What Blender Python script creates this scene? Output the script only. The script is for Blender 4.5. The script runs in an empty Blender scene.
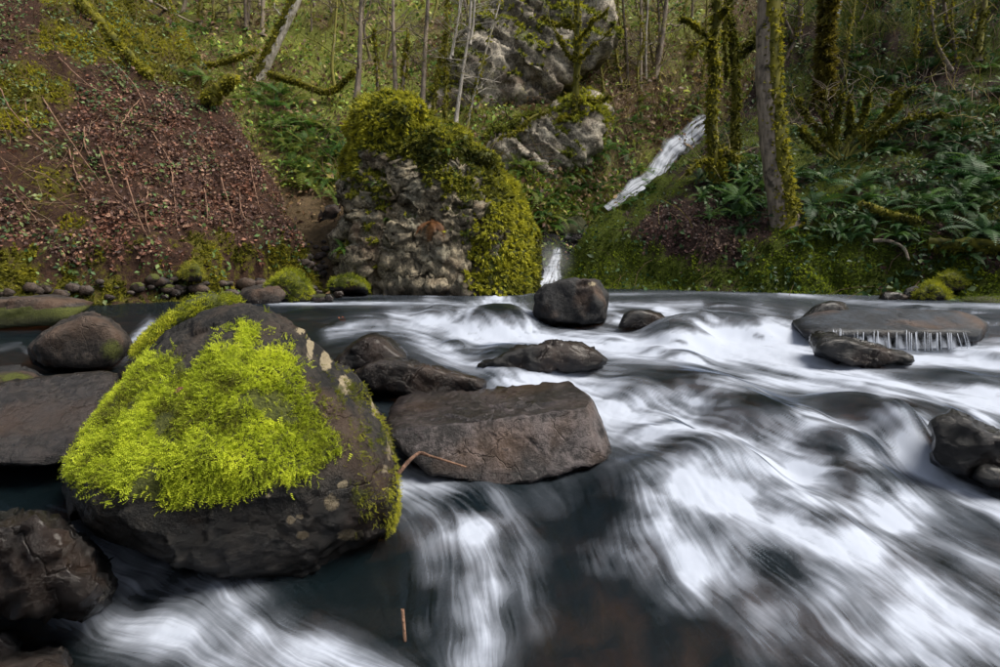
import bpy, bmesh, math, random
import numpy as np
from mathutils import Vector

# ------------------------------------------------------------------ camera, sky, sun, exposure
scene = bpy.context.scene
FPX, CX, HZ, CAMZ = 556.0, 500.0, 262.0, 0.8       # focal length in photo pixels, centre, horizon row, eye height (m)
cam_d = bpy.data.cameras.new('camera'); cam = bpy.data.objects.new('camera', cam_d)
scene.collection.objects.link(cam); scene.camera = cam
cam.location = (0, 0, CAMZ); cam.rotation_euler = (math.radians(90), 0, 0)
cam_d.sensor_width = 36; cam_d.lens = FPX / 1000 * 36; cam_d.shift_y = -(333.5 - HZ) / 1000
cam_d.clip_start = 0.05; cam_d.clip_end = 400

SUN_EL, SUN_AZ = 56.0, 104.0       # azimuth clockwise from +Y (into the picture)
w = bpy.data.worlds.new('World'); scene.world = w; w.use_nodes = True
nt = w.node_tree; nt.nodes.clear()
sky = nt.nodes.new('ShaderNodeTexSky'); sky.sky_type = 'NISHITA'; sky.sun_disc = False
sky.sun_elevation = math.radians(SUN_EL); sky.sun_rotation = math.radians(SUN_AZ)
sky.air_density = 1.0; sky.dust_density = 3.0; sky.ozone_density = 1.0
hs = nt.nodes.new('ShaderNodeHueSaturation'); hs.inputs['Saturation'].default_value = 0.42
bg = nt.nodes.new('ShaderNodeBackground'); bg.inputs['Strength'].default_value = 0.08
out = nt.nodes.new('ShaderNodeOutputWorld')
nt.links.new(sky.outputs[0], hs.inputs['Color']); nt.links.new(hs.outputs[0], bg.inputs[0]); nt.links.new(bg.outputs[0], out.inputs[0])
sun_d = bpy.data.lights.new('sun', 'SUN'); sun_d.energy = 2.8; sun_d.angle = math.radians(32); sun_d.color = (1.0, 0.93, 0.82)
sun = bpy.data.objects.new('sun', sun_d); scene.collection.objects.link(sun)
_el, _az = math.radians(SUN_EL), math.radians(SUN_AZ)
_d = Vector((math.sin(_az) * math.cos(_el), math.cos(_az) * math.cos(_el), math.sin(_el)))
sun.rotation_euler = _d.to_track_quat('Z', 'Y').to_euler()
vs = scene.view_settings; vs.view_transform = 'Standard'; vs.look = 'None'; vs.gamma = 1.0; vs.use_curve_mapping = False
vs.exposure = 1.2
scene.render.engine = 'CYCLES'
cy = scene.cycles; cy.use_denoising = True; cy.max_bounces = 6; cy.diffuse_bounces = 3; cy.glossy_bounces = 3
cy.transparent_max_bounces = 10; cy.transmission_bounces = 3; cy.sample_clamp_indirect = 4.0
cy.use_adaptive_sampling = True; cy.adaptive_threshold = 0.02

rng = np.random.default_rng(7); random.seed(7)
C = scene.collection

# ------------------------------------------------------------------ numeric helpers
_G = np.random.default_rng(3).normal(size=(256, 3)); _G /= np.linalg.norm(_G, axis=1)[:, None]
_P = np.random.default_rng(4).permutation(256); _P = np.concatenate([_P, _P, _P])
def pn(p):
    p = np.asarray(p, float); s = p.shape[:-1]; p = p.reshape(-1, 3)
    i = np.floor(p).astype(int); f = p - i; i &= 255
    u = f * f * f * (f * (f * 6 - 15) + 10); r = 0
    for dx in (0, 1):
        wx = u[:, 0] if dx else 1 - u[:, 0]
        a = _P[(i[:, 0] + dx) & 255]
        for dy in (0, 1):
            wy = u[:, 1] if dy else 1 - u[:, 1]
            b = _P[a + ((i[:, 1] + dy) & 255)]
            for dz in (0, 1):
                wz = u[:, 2] if dz else 1 - u[:, 2]
                g = _G[_P[b + ((i[:, 2] + dz) & 255)]]
                r = r + wx * wy * wz * (g[:, 0] * (f[:, 0] - dx) + g[:, 1] * (f[:, 1] - dy) + g[:, 2] * (f[:, 2] - dz))
    return (r * 1.5).reshape(s)
def fbm(p, oc=4, lac=2.1, gain=0.5, mode=''):
    p = np.asarray(p, float); a, t, r = 1.0, 0.0, 0.0
    for k in range(oc):
        n = pn(p + 17.3 * k)
        if mode == 'ridge': n = 1 - 2 * np.abs(n)
        elif mode == 'billow': n = 2 * np.abs(n) - 0.5
        r = r + a * n; t += a; a *= gain; p = p * lac
    return r / t
_H = np.random.default_rng(5).random((4096, 7))
def chips(p, tilt=1.0, step=0.5):
    """piecewise flat relief: every cell is a small plane of its own, as on broken stone"""
    p = np.asarray(p, float); i0 = np.floor(p).astype(int); best = np.full(len(p), 1e9); out = np.zeros(len(p))
    for dx in (-1, 0, 1):
        for dy in (-1, 0, 1):
            for dz in (-1, 0, 1):
                c = i0 + (dx, dy, dz); h = _H[(c[:, 0] * 73856093 ^ c[:, 1] * 19349663 ^ c[:, 2] * 83492791) & 4095]
                o = p - (c + h[:, :3]); d = (o * o).sum(1); k = d < best; best = np.where(k, d, best)
                out = np.where(k, tilt * ((h[:, 3:6] - .5) * o).sum(1) * 2 + step * (h[:, 6] - .5), out)
    return out
def xyz(x, y, z=0.0):
    x, y, z = np.broadcast_arrays(np.asarray(x, float), np.asarray(y, float), np.asarray(z, float))
    return np.stack([x, y, z], -1)
def ss(a, b, x):
    t = np.clip((x - a) / (b - a), 0, 1); return t * t * (3 - 2 * t)
def smin(a, b, k):
    h = np.clip(0.5 + 0.5 * (b - a) / k, 0, 1); return b * (1 - h) + a * h - k * h * (1 - h)
def at(px, py, Y): return np.array([(px - CX) / FPX * Y, Y, CAMZ - (py - HZ) / FPX * Y])
def proj(P): return CX + FPX * P[..., 0] / P[..., 1], HZ + FPX * (CAMZ - P[..., 2]) / P[..., 1]
def inpoly(px, py, poly):
    r = np.zeros(np.shape(px), bool); n = len(poly)
    for i in range(n):
        x0, y0 = poly[i]; x1, y1 = poly[(i + 1) % n]
        c = ((y0 > py) != (y1 > py)) & (px < (x1 - x0) * (py - y0) / ((y1 - y0) or 1e-9) + x0)
        r ^= c
    return r

# ------------------------------------------------------------------ mesh helpers
def mk(name, V, F, mat, parent=None, attrs=None, smooth=True, loc=None):
    """V (n,3); F list of (m,3|4) int arrays; attrs {name: (n,) or (n,3)}"""
    me = bpy.data.meshes.new(name); V = np.asarray(V, np.float32)
    F = [np.asarray(f) for f in F if len(f)]
    me.vertices.add(len(V)); me.vertices.foreach_set('co', V.ravel())
    idx = np.concatenate([f.ravel() for f in F]).astype(np.int32)
    tot = np.concatenate([np.full(len(f), f.shape[1], np.int32) for f in F])
    st = np.concatenate([[0], np.cumsum(tot)[:-1]]).astype(np.int32)
    me.loops.add(len(idx)); me.loops.foreach_set('vertex_index', idx)
    me.polygons.add(len(tot)); me.polygons.foreach_set('loop_start', st); me.polygons.foreach_set('loop_total', tot)
    if smooth: me.polygons.foreach_set('use_smooth', np.ones(len(tot), bool))
    for k, v in (attrs or {}).items():
        v = np.asarray(v, np.float32)
        if v.ndim == 1:
            me.attributes.new(k, 'FLOAT', 'POINT').data.foreach_set('value', v)
        else:
            me.attributes.new(k, 'FLOAT_COLOR', 'POINT').data.foreach_set('color', np.c_[v, np.ones(len(v))].astype(np.float32).ravel())
    me.update(calc_edges=True); me.materials.append(mat)
    o = bpy.data.objects.new(name, me); C.objects.link(o); o.parent = parent
    if loc is not None: o.location = loc
    return o
def tag(o, label=None, cat=None, group=None, kind=None):
    if label: o['label'] = label
    if cat: o['category'] = cat
    if group: o['group'] = group
    if kind: o['kind'] = kind
    return o
def empty(name, loc, label, cat, group=None):
    o = bpy.data.objects.new(name, None); C.objects.link(o); o.location = loc; o.empty_display_size = 0.1
    return tag(o, label, cat, group)
class Geo:
    def __init__(s): s.V = []; s.F3 = []; s.F4 = []; s.A = {}; s.n = 0
    def add(s, V, F, **attrs):
        V = np.asarray(V); F = np.asarray(F) + s.n
        (s.F3 if F.shape[1] == 3 else s.F4).append(F); s.V.append(V); s.n += len(V)
        for k, v in attrs.items(): s.A.setdefault(k, []).append(np.broadcast_to(v, (len(V),) + np.shape(v)[1:]) if np.ndim(v) else np.full(len(V), v))
    def mk(s, name, mat, parent=None, smooth=True, origin=None):
        V = np.concatenate(s.V); F = []
        if origin is not None: V = V - np.asarray(origin)
        if s.F3: F.append(np.concatenate(s.F3))
        if s.F4: F.append(np.concatenate(s.F4))
        return mk(name, V, F, mat, parent, {k: np.concatenate(v) for k, v in s.A.items()}, smooth)
def grid_faces(r, c):
    i = np.arange(r - 1)[:, None] * c + np.arange(c - 1)[None]
    return np.stack([i, i + 1, i + c + 1, i + c], -1).reshape(-1, 4)
def spline(pts, n):
    pts = np.asarray(pts, float); m = len(pts)
    if m == 2: return pts[0] + (pts[1] - pts[0]) * np.linspace(0, 1, n)[:, None]
    q = np.vstack([2 * pts[0] - pts[1], pts, 2 * pts[-1] - pts[-2]])
    t = np.linspace(0, m - 1 - 1e-6, n); i = t.astype(int); f = (t - i)[:, None]
    a, b, c, d = q[i], q[i + 1], q[i + 2], q[i + 3]
    return 0.5 * (2 * b + (c - a) * f + (2 * a - 5 * b + 4 * c - d) * f ** 2 + (3 * b - a - 3 * c + d) * f ** 3)
def tube(path, rad, sides=8, rough=0.0, seed=0, cap=True):
    path = np.asarray(path, float); n = len(path); rad = np.broadcast_to(np.asarray(rad, float), (n,))
    T = np.gradient(path, axis=0); T /= np.linalg.norm(T, axis=1)[:, None] + 1e-9
    ref = np.array([0.0, 1, 0]) if abs(T[:, 1]).mean() < 0.8 else np.array([1.0, 0, 0])
    A = np.cross(T, ref); A /= np.linalg.norm(A, axis=1)[:, None] + 1e-9; B = np.cross(T, A)
    th = np.linspace(0, 2 * np.pi, sides, endpoint=False)
    D = A[:, None] * np.cos(th)[None, :, None] + B[:, None] * np.sin(th)[None, :, None]
    r = rad[:, None] * np.ones(sides)[None]
    V = path[:, None] + D * r[..., None]
    if rough:
        nz = fbm(V / (rad.mean() * 2.2) + seed * 7.7, 3)
        V = V + D * (rough * r * nz)[..., None]
    i = np.arange(n - 1)[:, None] * sides; j = np.arange(sides)[None]; k = (j + 1) % sides
    F = np.stack([i + j, i + k, i + k + sides, i + j + sides], -1).reshape(-1, 4)
    V = V.reshape(-1, 3)
    if cap:
        V = np.vstack([V, path[-1] + T[-1] * rad[-1] * 0.5]); e = (n - 1) * sides
        F = np.vstack([F, np.stack([e + j[0], e + k[0], np.full(sides, len(V) - 1), np.full(sides, len(V) - 1)], -1)])
    return V, F
def fixq(F):
    """split degenerate cap quads off as triangles"""
    d = F[:, 2] == F[:, 3]; return F[~d], F[d][:, :3]
def add_tube(g, path, rad, sides=8, rough=0, seed=0, **at_):
    V, F = tube(path, rad, sides, rough, seed); q, t = fixq(F)
    n0 = g.n; g.add(V, q, **at_)
    if len(t): g.F3.append(t + n0)
def frames(D, roll=None):
    """orthonormal frames whose third axis is D"""
    D = D / (np.linalg.norm(D, axis=1)[:, None] + 1e-9); R = rng.normal(size=D.shape) if roll is None else roll
    A = np.cross(D, R); A /= np.linalg.norm(A, axis=1)[:, None] + 1e-9
    return np.stack([A, np.cross(D, A), D], 1)
def stamp(T, F, P, Fr, S):
    """copies of template T at P with frames Fr (rows = axes) and scale S"""
    V = np.einsum('tk,nkj->ntj', T, Fr) * np.asarray(S).reshape(-1, 1, 1) + P[:, None]
    Fo = F[None] + (np.arange(len(P)) * len(T))[:, None, None]
    return V.reshape(-1, 3), Fo.reshape(-1, F.shape[1])

# ------------------------------------------------------------------ materials
def nodes(name):
    m = bpy.data.materials.new(name); m.use_nodes = True; t = m.node_tree; t.nodes.clear()
    o = t.nodes.new('ShaderNodeOutputMaterial'); b = t.nodes.new('ShaderNodeBsdfPrincipled'); t.links.new(b.outputs[0], o.inputs[0])
    return m, t, b, o
def N(t, kind, **kw):
    n = t.nodes.new('ShaderNode' + kind)
    for k, v in kw.items():
        if k in n.inputs.keys(): n.inputs[k].default_value = v
        else: setattr(n, k, v)
    return n
def L(t, a, b): t.links.new(a, b)
def noise(t, scale, detail=6, rough=0.6, coord='Object', dist=0.0, stretch=None):
    tc = t.nodes.get('tc') or N(t, 'TexCoord', name='tc'); src = tc.outputs[coord]
    if stretch:
        mp = N(t, 'Mapping'); mp.inputs['Scale'].default_value = stretch; L(t, src, mp.inputs[0]); src = mp.outputs[0]
    n = N(t, 'TexNoise', Scale=scale, Detail=detail, Roughness=rough, Distortion=dist); L(t, src, n.inputs['Vector']); return n
def ramp(t, fac, stops):
    r = N(t, 'ValToRGB'); e = r.color_ramp.elements
    while len(e) < len(stops): e.new(0.5)
    for q, (p, c) in zip(e, stops): q.position = p; q.color = tuple(c) + (1,) if len(c) == 3 else c
    if fac is not None: L(t, fac, r.inputs[0])
    return r
def mix(t, fac, a, b, mode='MIX'):
    m = N(t, 'MixRGB', blend_type=mode)
    for s, v in ((0, fac), (1, a), (2, b)):
        if hasattr(v, 'links'): L(t, v, m.inputs[s])
        else: m.inputs[s].default_value = v if s == 0 else (tuple(v) + (1,))
    return m.outputs[0]
def attr(t, name): return N(t, 'Attribute', attribute_name=name)
def math_(t, op, a, b=None, clamp=False):
    m = N(t, 'Math', operation=op, use_clamp=clamp)
    for s, v in ((0, a), (1, b)):
        if v is None: continue
        if hasattr(v, 'links'): L(t, v, m.inputs[s])
        else: m.inputs[s].default_value = v
    return m.outputs[0]
def bump(t, b, h, strength=0.5, dist=0.02, prev=None):
    n = N(t, 'Bump', Strength=strength, Distance=dist); L(t, h, n.inputs['Height'])
    if prev: L(t, prev, n.inputs['Normal'])
    L(t, n.outputs[0], b.inputs['Normal']); return n.outputs[0]

def rock_material(name, dark, light, sc=1.0, lichen=(0.30, 0.25, 0.16), dry_rough=0.7, wet_rough=0.17):
    """stone; attributes: wet 0-1, moss 0-1 (stain), lich 0-1"""
    m, t, b, o = nodes(name)
    n1 = noise(t, 3.0 * sc, 8, 0.65); n2 = noise(t, 18 * sc, 8, 0.75); n3 = noise(t, 1.1 * sc, 4, 0.5)
    nm = math_(t, 'ADD', math_(t, 'MULTIPLY', n1.outputs[0], 0.5), math_(t, 'MULTIPLY', n2.outputs[0], 0.5))
    c = ramp(t, nm, [(0.38, tuple(x * 0.5 for x in dark)), (0.47, dark), (0.54, light), (0.64, tuple(min(.8, x * 1.5) for x in light))]).outputs[0]
    c = mix(t, ramp(t, n3.outputs[0], [(0.52, (0, 0, 0)), (0.68, (1, 1, 1))]).outputs[0], c, mix(t, 0.5, c, (0.10, 0.055, 0.03)))
    wet = attr(t, 'wet').outputs['Fac']; mo = attr(t, 'moss').outputs['Fac']; li = attr(t, 'lich').outputs['Fac']
    edge = math_(t, 'ADD', li, math_(t, 'MULTIPLY', math_(t, 'SUBTRACT', n2.outputs[0], 0.5), 0.9))
    lm = ramp(t, edge, [(0.42, (0, 0, 0)), (0.52, (1, 1, 1))]).outputs[0]
    c = mix(t, lm, c, mix(t, n2.outputs[0], lichen, tuple(x * 0.6 for x in lichen)))
    edge2 = math_(t, 'ADD', mo, math_(t, 'MULTIPLY', math_(t, 'SUBTRACT', n2.outputs[0], 0.5), 0.8))
    mm = ramp(t, edge2, [(0.40, (0, 0, 0)), (0.60, (1, 1, 1))]).outputs[0]
    n4 = noise(t, 60 * sc, 4, 0.7)
    c = mix(t, mm, c, ramp(t, n4.outputs[0], [(0.3, (0.022, 0.03, 0.006)), (0.7, (0.11, 0.12, 0.016))]).outputs[0])
    wv = math_(t, 'ADD', wet, math_(t, 'MULTIPLY', math_(t, 'SUBTRACT', n1.outputs[0], 0.5), 0.5), True)
    wm = ramp(t, wv, [(0.35, (0, 0, 0)), (0.65, (1, 1, 1))]).outputs[0]
    c = mix(t, wm, c, mix(t, 1.0, c, (0.42, 0.40, 0.40), 'MULTIPLY'))
    L(t, c, b.inputs['Base Color'])
    rr = N(t, 'MapRange'); L(t, math_(t, 'MULTIPLY', wm, math_(t, 'SUBTRACT', 1.0, mm)), rr.inputs[0])
    rr.inputs['To Min'].default_value = dry_rough; rr.inputs['To Max'].default_value = wet_rough
    L(t, rr.outputs[0], b.inputs['Roughness']); L(t, math_(t, 'MULTIPLY', math_(t, 'MULTIPLY', wm, math_(t, 'SUBTRACT', 1.0, mm)), .14), b.inputs['Coat Weight']); b.inputs['Specular IOR Level'].default_value = 0.34; b.inputs['Coat Roughness'].default_value = 0.16; b.inputs['Coat IOR'].default_value = 1.45
    cr = N(t, 'TexVoronoi', feature='DISTANCE_TO_EDGE', Scale=2.3 * sc)
    wq = noise(t, 2.0 * sc, 4, 0.6); mv = N(t, 'MixRGB', Fac=0.28); tc = t.nodes['tc']
    L(t, tc.outputs['Object'], mv.inputs[1]); L(t, wq.outputs['Color'], mv.inputs[2]); L(t, mv.outputs[0], cr.inputs['Vector'])
    crk = ramp(t, cr.outputs['Distance'], [(0.0, (0, 0, 0)), (0.02, (1, 1, 1))]).outputs[0]
    h = math_(t, 'ADD', math_(t, 'MULTIPLY', n1.outputs[0], 1.0), math_(t, 'MULTIPLY', n2.outputs[0], 0.6))
    cg = math_(t, 'MULTIPLY', math_(t, 'SUBTRACT', 1.0, crk), ramp(t, n3.outputs[0], [(0.47, (0, 0, 0)), (0.6, (1, 1, 1))]).outputs[0]); h = math_(t, 'SUBTRACT', h, math_(t, 'MULTIPLY', cg, 0.3)); h = math_(t, 'ADD', h, math_(t, 'MULTIPLY', math_(t, 'MULTIPLY', n4.outputs[0], mm), 0.8))
    bump(t, b, h, 0.9, 0.06 / sc)
    return m
def leaf_material(name, cols=None, trans=0.35, rough=0.55, objrand=True):
    """leafy stuff coloured by attribute Col or a ramp over the object's random number"""
    m, t, b, o = nodes(name)
    if cols is None: c = attr(t, 'Col').outputs['Color']
    else:
        oi = N(t, 'ObjectInfo'); c = ramp(t, oi.outputs['Random'], [(i / max(1, len(cols) - 1), k) for i, k in enumerate(cols)]).outputs[0]
        if objrand: c = mix(t, noise(t, 9, 3).outputs[0], mix(t, 1.0, c, (0.6, 0.6, 0.6), 'MULTIPLY'), c)
    L(t, c, b.inputs['Base Color']); b.inputs['Roughness'].default_value = rough; b.inputs['Specular IOR Level'].default_value = 0.25
    if trans:
        tr = N(t, 'BsdfTranslucent'); L(t, c, tr.inputs[0]); mx = N(t, 'MixShader', Fac=trans)
        L(t, b.outputs[0], mx.inputs[1]); L(t, tr.outputs[0], mx.inputs[2]); L(t, mx.outputs[0], o.inputs[0])
    return m
def ground_material(name, soil, litter, mossc, green):
    m, t, b, o = nodes(name)
    n1 = noise(t, 1.6, 8, 0.7); n2 = noise(t, 9, 8, 0.75); n3 = noise(t, 34, 5, 0.7)
    c = ramp(t, n2.outputs[0], [(0.30, soil), (0.52, tuple(0.5 * (a + d) for a, d in zip(soil, litter))), (0.72, litter)]).outputs[0]
    mo = attr(t, 'moss').outputs['Fac']
    e = math_(t, 'ADD', mo, math_(t, 'MULTIPLY', math_(t, 'SUBTRACT', n2.outputs[0], 0.5), 1.1))
    mm = ramp(t, e, [(0.42, (0, 0, 0)), (0.58, (1, 1, 1))]).outputs[0]
    mc = ramp(t, n3.outputs[0], [(0.3, green), (0.68, mossc)]).outputs[0]
    c = mix(t, mm, c, mc); c = mix(t, math_(t, 'MULTIPLY', n3.outputs[0], 0.7), c, mix(t, 1.0, c, (0.3, 0.28, 0.25), 'MULTIPLY'))
    L(t, c, b.inputs['Base Color']); b.inputs['Roughness'].default_value = 0.9; b.inputs['Specular IOR Level'].default_value = 0.15
    h = math_(t, 'ADD', n2.outputs[0], math_(t, 'MULTIPLY', n3.outputs[0], 0.5)); bump(t, b, h, 1.0, 0.12)
    return m
def bark_material(name, c0, c1, mossc=(0.24, 0.22, 0.03)):
    m, t, b, o = nodes(name)
    n1 = noise(t, 9, 7, 0.65, stretch=(1, 1, 0.25)); n2 = noise(t, 2.6, 5, 0.6); n3 = noise(t, 40, 4, 0.7)
    c = ramp(t, n1.outputs[0], [(0.34, c0), (0.66, c1)]).outputs[0]
    c = mix(t, ramp(t, n2.outputs[0], [(0.55, (0, 0, 0)), (0.66, (1, 1, 1))]).outputs[0], c, tuple(x * 0.45 for x in c0))
    mo = attr(t, 'moss').outputs['Fac']
    e = math_(t, 'ADD', mo, math_(t, 'MULTIPLY', math_(t, 'SUBTRACT', n1.outputs[0], 0.5), 1.0))
    mm = ramp(t, e, [(0.45, (0, 0, 0)), (0.6, (1, 1, 1))]).outputs[0]
    c = mix(t, mm, c, ramp(t, n3.outputs[0], [(0.3, tuple(x * 0.3 for x in mossc)), (0.7, mossc)]).outputs[0])
    L(t, c, b.inputs['Base Color']); b.inputs['Roughness'].default_value = 0.85
    bump(t, b, math_(t, 'ADD', n1.outputs[0], math_(t, 'MULTIPLY', n3.outputs[0], 0.4)), 0.8, 0.05)
    return m
M = {}
M['boulder'] = rock_material('boulder_stone', (0.005, 0.0045, 0.004), (0.024, 0.020, 0.016), 1.3)
M['slab'] = rock_material('slab_stone', (0.014, 0.012, 0.0115), (0.056, 0.047, 0.043), 1.5, wet_rough=0.22)
M['angular'] = rock_material('angular_stone', (0.020, 0.017, 0.017), (0.078, 0.066, 0.066), 1.5, wet_rough=0.15)
M['sky_tint_rock'] = rock_material('sky_tinted_ledge_stone', (0.007, 0.010, 0.015), (0.020, 0.027, 0.038), 1.2, wet_rough=.45)  # dark ledge stone; blue of the reflected sky is put into its base colour
M['wetrock'] = rock_material('wet_basalt', (0.0045, 0.0045, 0.005), (0.018, 0.0175, 0.018), 1.4)
M['brownrock'] = rock_material('brown_river_stone', (0.011, 0.0085, 0.007), (0.045, 0.035, 0.029), 1.4)
M['knoll'] = rock_material('knoll_stone', (0.075, 0.062, 0.040), (0.25, 0.21, 0.14), 1.0, lichen=(0.24, 0.22, 0.16), wet_rough=0.4)
M['cliff'] = rock_material('cliff_stone', (0.13, 0.112, 0.086), (0.36, 0.32, 0.25), 0.7, lichen=(0.36, 0.33, 0.17), wet_rough=0.5)
M['leaf'] = leaf_material('leaf', None, 0.25)
M['mossleaf'] = leaf_material('moss', None, 0.42, 0.7)
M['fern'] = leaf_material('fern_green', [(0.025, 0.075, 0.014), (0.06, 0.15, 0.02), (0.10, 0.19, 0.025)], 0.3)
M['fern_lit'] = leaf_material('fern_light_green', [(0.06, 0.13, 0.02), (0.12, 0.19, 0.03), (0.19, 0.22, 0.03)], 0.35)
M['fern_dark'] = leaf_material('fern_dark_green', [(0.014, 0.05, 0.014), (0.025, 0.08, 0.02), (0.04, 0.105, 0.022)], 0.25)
M['fern_dead'] = leaf_material('fern_brown', [(0.13, 0.05, 0.02), (0.20, 0.09, 0.03)], 0.2)
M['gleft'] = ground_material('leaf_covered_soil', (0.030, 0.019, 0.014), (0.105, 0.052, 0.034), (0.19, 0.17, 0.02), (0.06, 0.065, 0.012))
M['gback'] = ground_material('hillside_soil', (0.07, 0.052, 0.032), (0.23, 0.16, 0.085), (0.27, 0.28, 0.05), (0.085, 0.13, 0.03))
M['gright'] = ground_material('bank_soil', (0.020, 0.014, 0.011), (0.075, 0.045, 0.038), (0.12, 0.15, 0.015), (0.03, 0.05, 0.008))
M['bark_grey'] = bark_material('grey_bark', (0.10, 0.078, 0.058), (0.31, 0.25, 0.19))
M['bark_dark'] = bark_material('dark_bark', (0.06, 0.045, 0.032), (0.17, 0.13, 0.095))
M['bark_white'] = bark_material('pale_bark', (0.20, 0.175, 0.145), (0.50, 0.46, 0.40))
M['twig'] = bark_material('twig_bark', (0.09, 0.045, 0.028), (0.25, 0.14, 0.085))

# ------------------------------------------------------------------ stream level and terrain shape
_PY = np.array([1.2, 2.0, 2.5, 3.3, 4.5, 6.0, 7.5, 9.0, 11.0, 13.0, 30.0])
_PZ = np.array([-.86, -.80, -.74, -.60, -.41, -.26, -.17, -.09, -.03, 0.0, 0.0])
def zbase(Y): return np.interp(Y, _PY, _PZ)
_ty = np.linspace(1.2, 19, 3000); _tp = HZ + FPX * (CAMZ - zbase(_ty)) / _ty
def ground(px, py):
    """point of the mean stream surface seen at a photo pixel"""
    Y = np.interp(-np.asarray(py, float), -_tp, _ty); return np.stack([(px - CX) / FPX * Y, Y, zbase(Y)], -1)
LA, LB = np.array([-10.5, 9.3]), np.array([-4.3, 13.9]); LN1, LN2 = np.array([-.596, .803]), np.array([-.939, -.344])
def left_h(X, Y, detail=True):
    p = xyz(X, Y); n0 = fbm(p * 0.35, 3); n1 = fbm(p * 1.1 + 5, 4)
    d1 = (X - LA[0]) * LN1[0] + (Y - LA[1]) * LN1[1] + 0.7 * n0 + 0.35 * n1
    d2 = (X - LB[0]) * LN2[0] + (Y - LB[1]) * LN2[1] + 0.5 * n0 + 0.25 * n1
    g1 = np.where(d1 < 0, 0.5 * d1, 0.85 * ss(0, 0.55, d1) + 1.08 * np.maximum(d1 - 0.25, 0))
    z = smin(g1, np.where(d2 < 0, 1.2 * d2, 1.95 * d2), 0.5)
    if detail: z = z + 0.16 * fbm(p * 2.6 + 9, 3) + 0.05 * fbm(p * 9, 2)
    return z + 0.03
GD, GNB = np.array([.71, .70]), np.array([-.70, .71])
def back_h(X, Y, detail=True):
    p = xyz(X, Y); n0 = fbm(p * 0.22 + 3, 3); n1 = fbm(p * 0.9 + 8, 4)
    t = (X - 2.0) * GD[0] + (Y - 18.3) * GD[1]; db = (X - 2.0) * GNB[0] + (Y - 18.3) * GNB[1] + 0.8 * n0 + 0.35 * n1
    db = np.where(X < 2, np.minimum(db, Y - 18.3 + 0.9 * (2 - X) * 0.35 + 0.8 * n0 + 0.35 * n1), db)
    zg = 0.15 + 0.64 * np.maximum(t, 0)
    s1 = zg + np.where(db < 0, 0.9 * db, np.minimum(2.1 * db, 2.1 * 1.7 + 0.86 * (db - 1.7)))
    s2 = np.where(Y < 18.5, 0.62 * (Y - 14.2), 0.62 * 4.3 + 0.9 * (Y - 18.5)) + 0.7 * n0
    k = ss(-3.6, -0.3, X); z = s2 * (1 - k) + s1 * k
    if detail: z = z + 0.45 * n1 + 0.2 * fbm(p * 2.4, 3)
    return z
RD, RN, RN3 = np.array([1.75, 17.7]), np.array([.517, .856]), np.array([.70, -.71])
def right_h(X, Y, detail=True):
    p = xyz(X, Y); n0 = fbm(p * 0.3 + 13, 3); n1 = fbm(p * 1.1 + 21, 4)
    d = (X - RD[0]) * RN[0] + (Y - RD[1]) * RN[1] + 0.5 * n0 + 0.3 * n1
    d3 = (X - RD[0]) * RN3[0] + (Y - RD[1]) * RN3[1] + 0.5 * n0 + 0.2 * n1
    g = np.where(d < 0, 0.5 * d, 1.55 * ss(-0.05, 1.25, d) + 0.76 * np.maximum(d - 1.0, 0) + 1.1 * np.maximum(d - 8.2, 0))
    z = smin(g, np.where(d3 < -.25, 1.5 * (d3 + .25), 3.0 * (d3 + .25)), 0.4)
    if detail: z = z + 0.14 * fbm(p * 2.6 + 9, 3) + 0.05 * fbm(p * 8, 2)
    return z + 0.02
def cast(px, py, which='lbr', y0=8.5, y1=60):
    """first terrain point seen at a photo pixel"""
    Y = np.concatenate([np.arange(y0, 22, 0.04), np.arange(22, y1, 0.12)]); X = (px - CX) / FPX * Y; Z = CAMZ - (py - HZ) / FPX * Y
    h = np.full(len(Y), -5.0)
    if 'l' in which: h = np.maximum(h, np.where(X < -1.5, left_h(X, Y), -5))
    if 'b' in which: h = np.maximum(h, np.where(Y > 13, back_h(X, Y), -5))
    if 'r' in which: h = np.maximum(h, np.where(X > 0.8, right_h(X, Y), -5))
    i = np.argmax(h >= Z)
    if not (h >= Z).any(): i = len(Y) - 1
    return np.array([X[i], Y[i], min(h[i], Z[i]) if h[i] > -4 else Z[i]])

TERR = {}
def terrain(name, hf, u0, u1, nu, y0, y1, ny, mat, mossf, zmin=-1.2):
    u = np.linspace(u0, u1, nu); Y = np.exp(np.linspace(math.log(y0), math.log(y1), ny))
    UU, YY = np.meshgrid(u, Y); XX = UU * YY; Z = np.maximum(hf(XX, YY), zmin)
    V = xyz(XX, YY, Z).reshape(-1, 3)
    V0 = V.copy()
    nrm = np.cross(np.gradient(V.reshape(ny, nu, 3), axis=1), np.gradient(V.reshape(ny, nu, 3), axis=0)).reshape(-1, 3)
    nrm /= np.linalg.norm(nrm, axis=1)[:, None] + 1e-9
    V = V + nrm * (0.12 * fbm(V * 1.9 + 3, 4, mode='billow') + .10 * chips(V * 1.7))[:, None]
    F = grid_faces(ny, nu)
    keep = (V[F][:, :, 2].max(1) > zmin + 0.02); F = F[keep]
    moss = mossf(V)
    o = mk(name, V, [F], mat, attrs={'moss': moss}); tag(o, kind='structure')
    a, b, c, d = (V[F[:, k]] for k in range(4))
    area = 0.5 * np.linalg.norm(np.cross(c - a, d - b), axis=1)
    TERR[name] = (V, F, nrm, area, moss)
    return o
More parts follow.
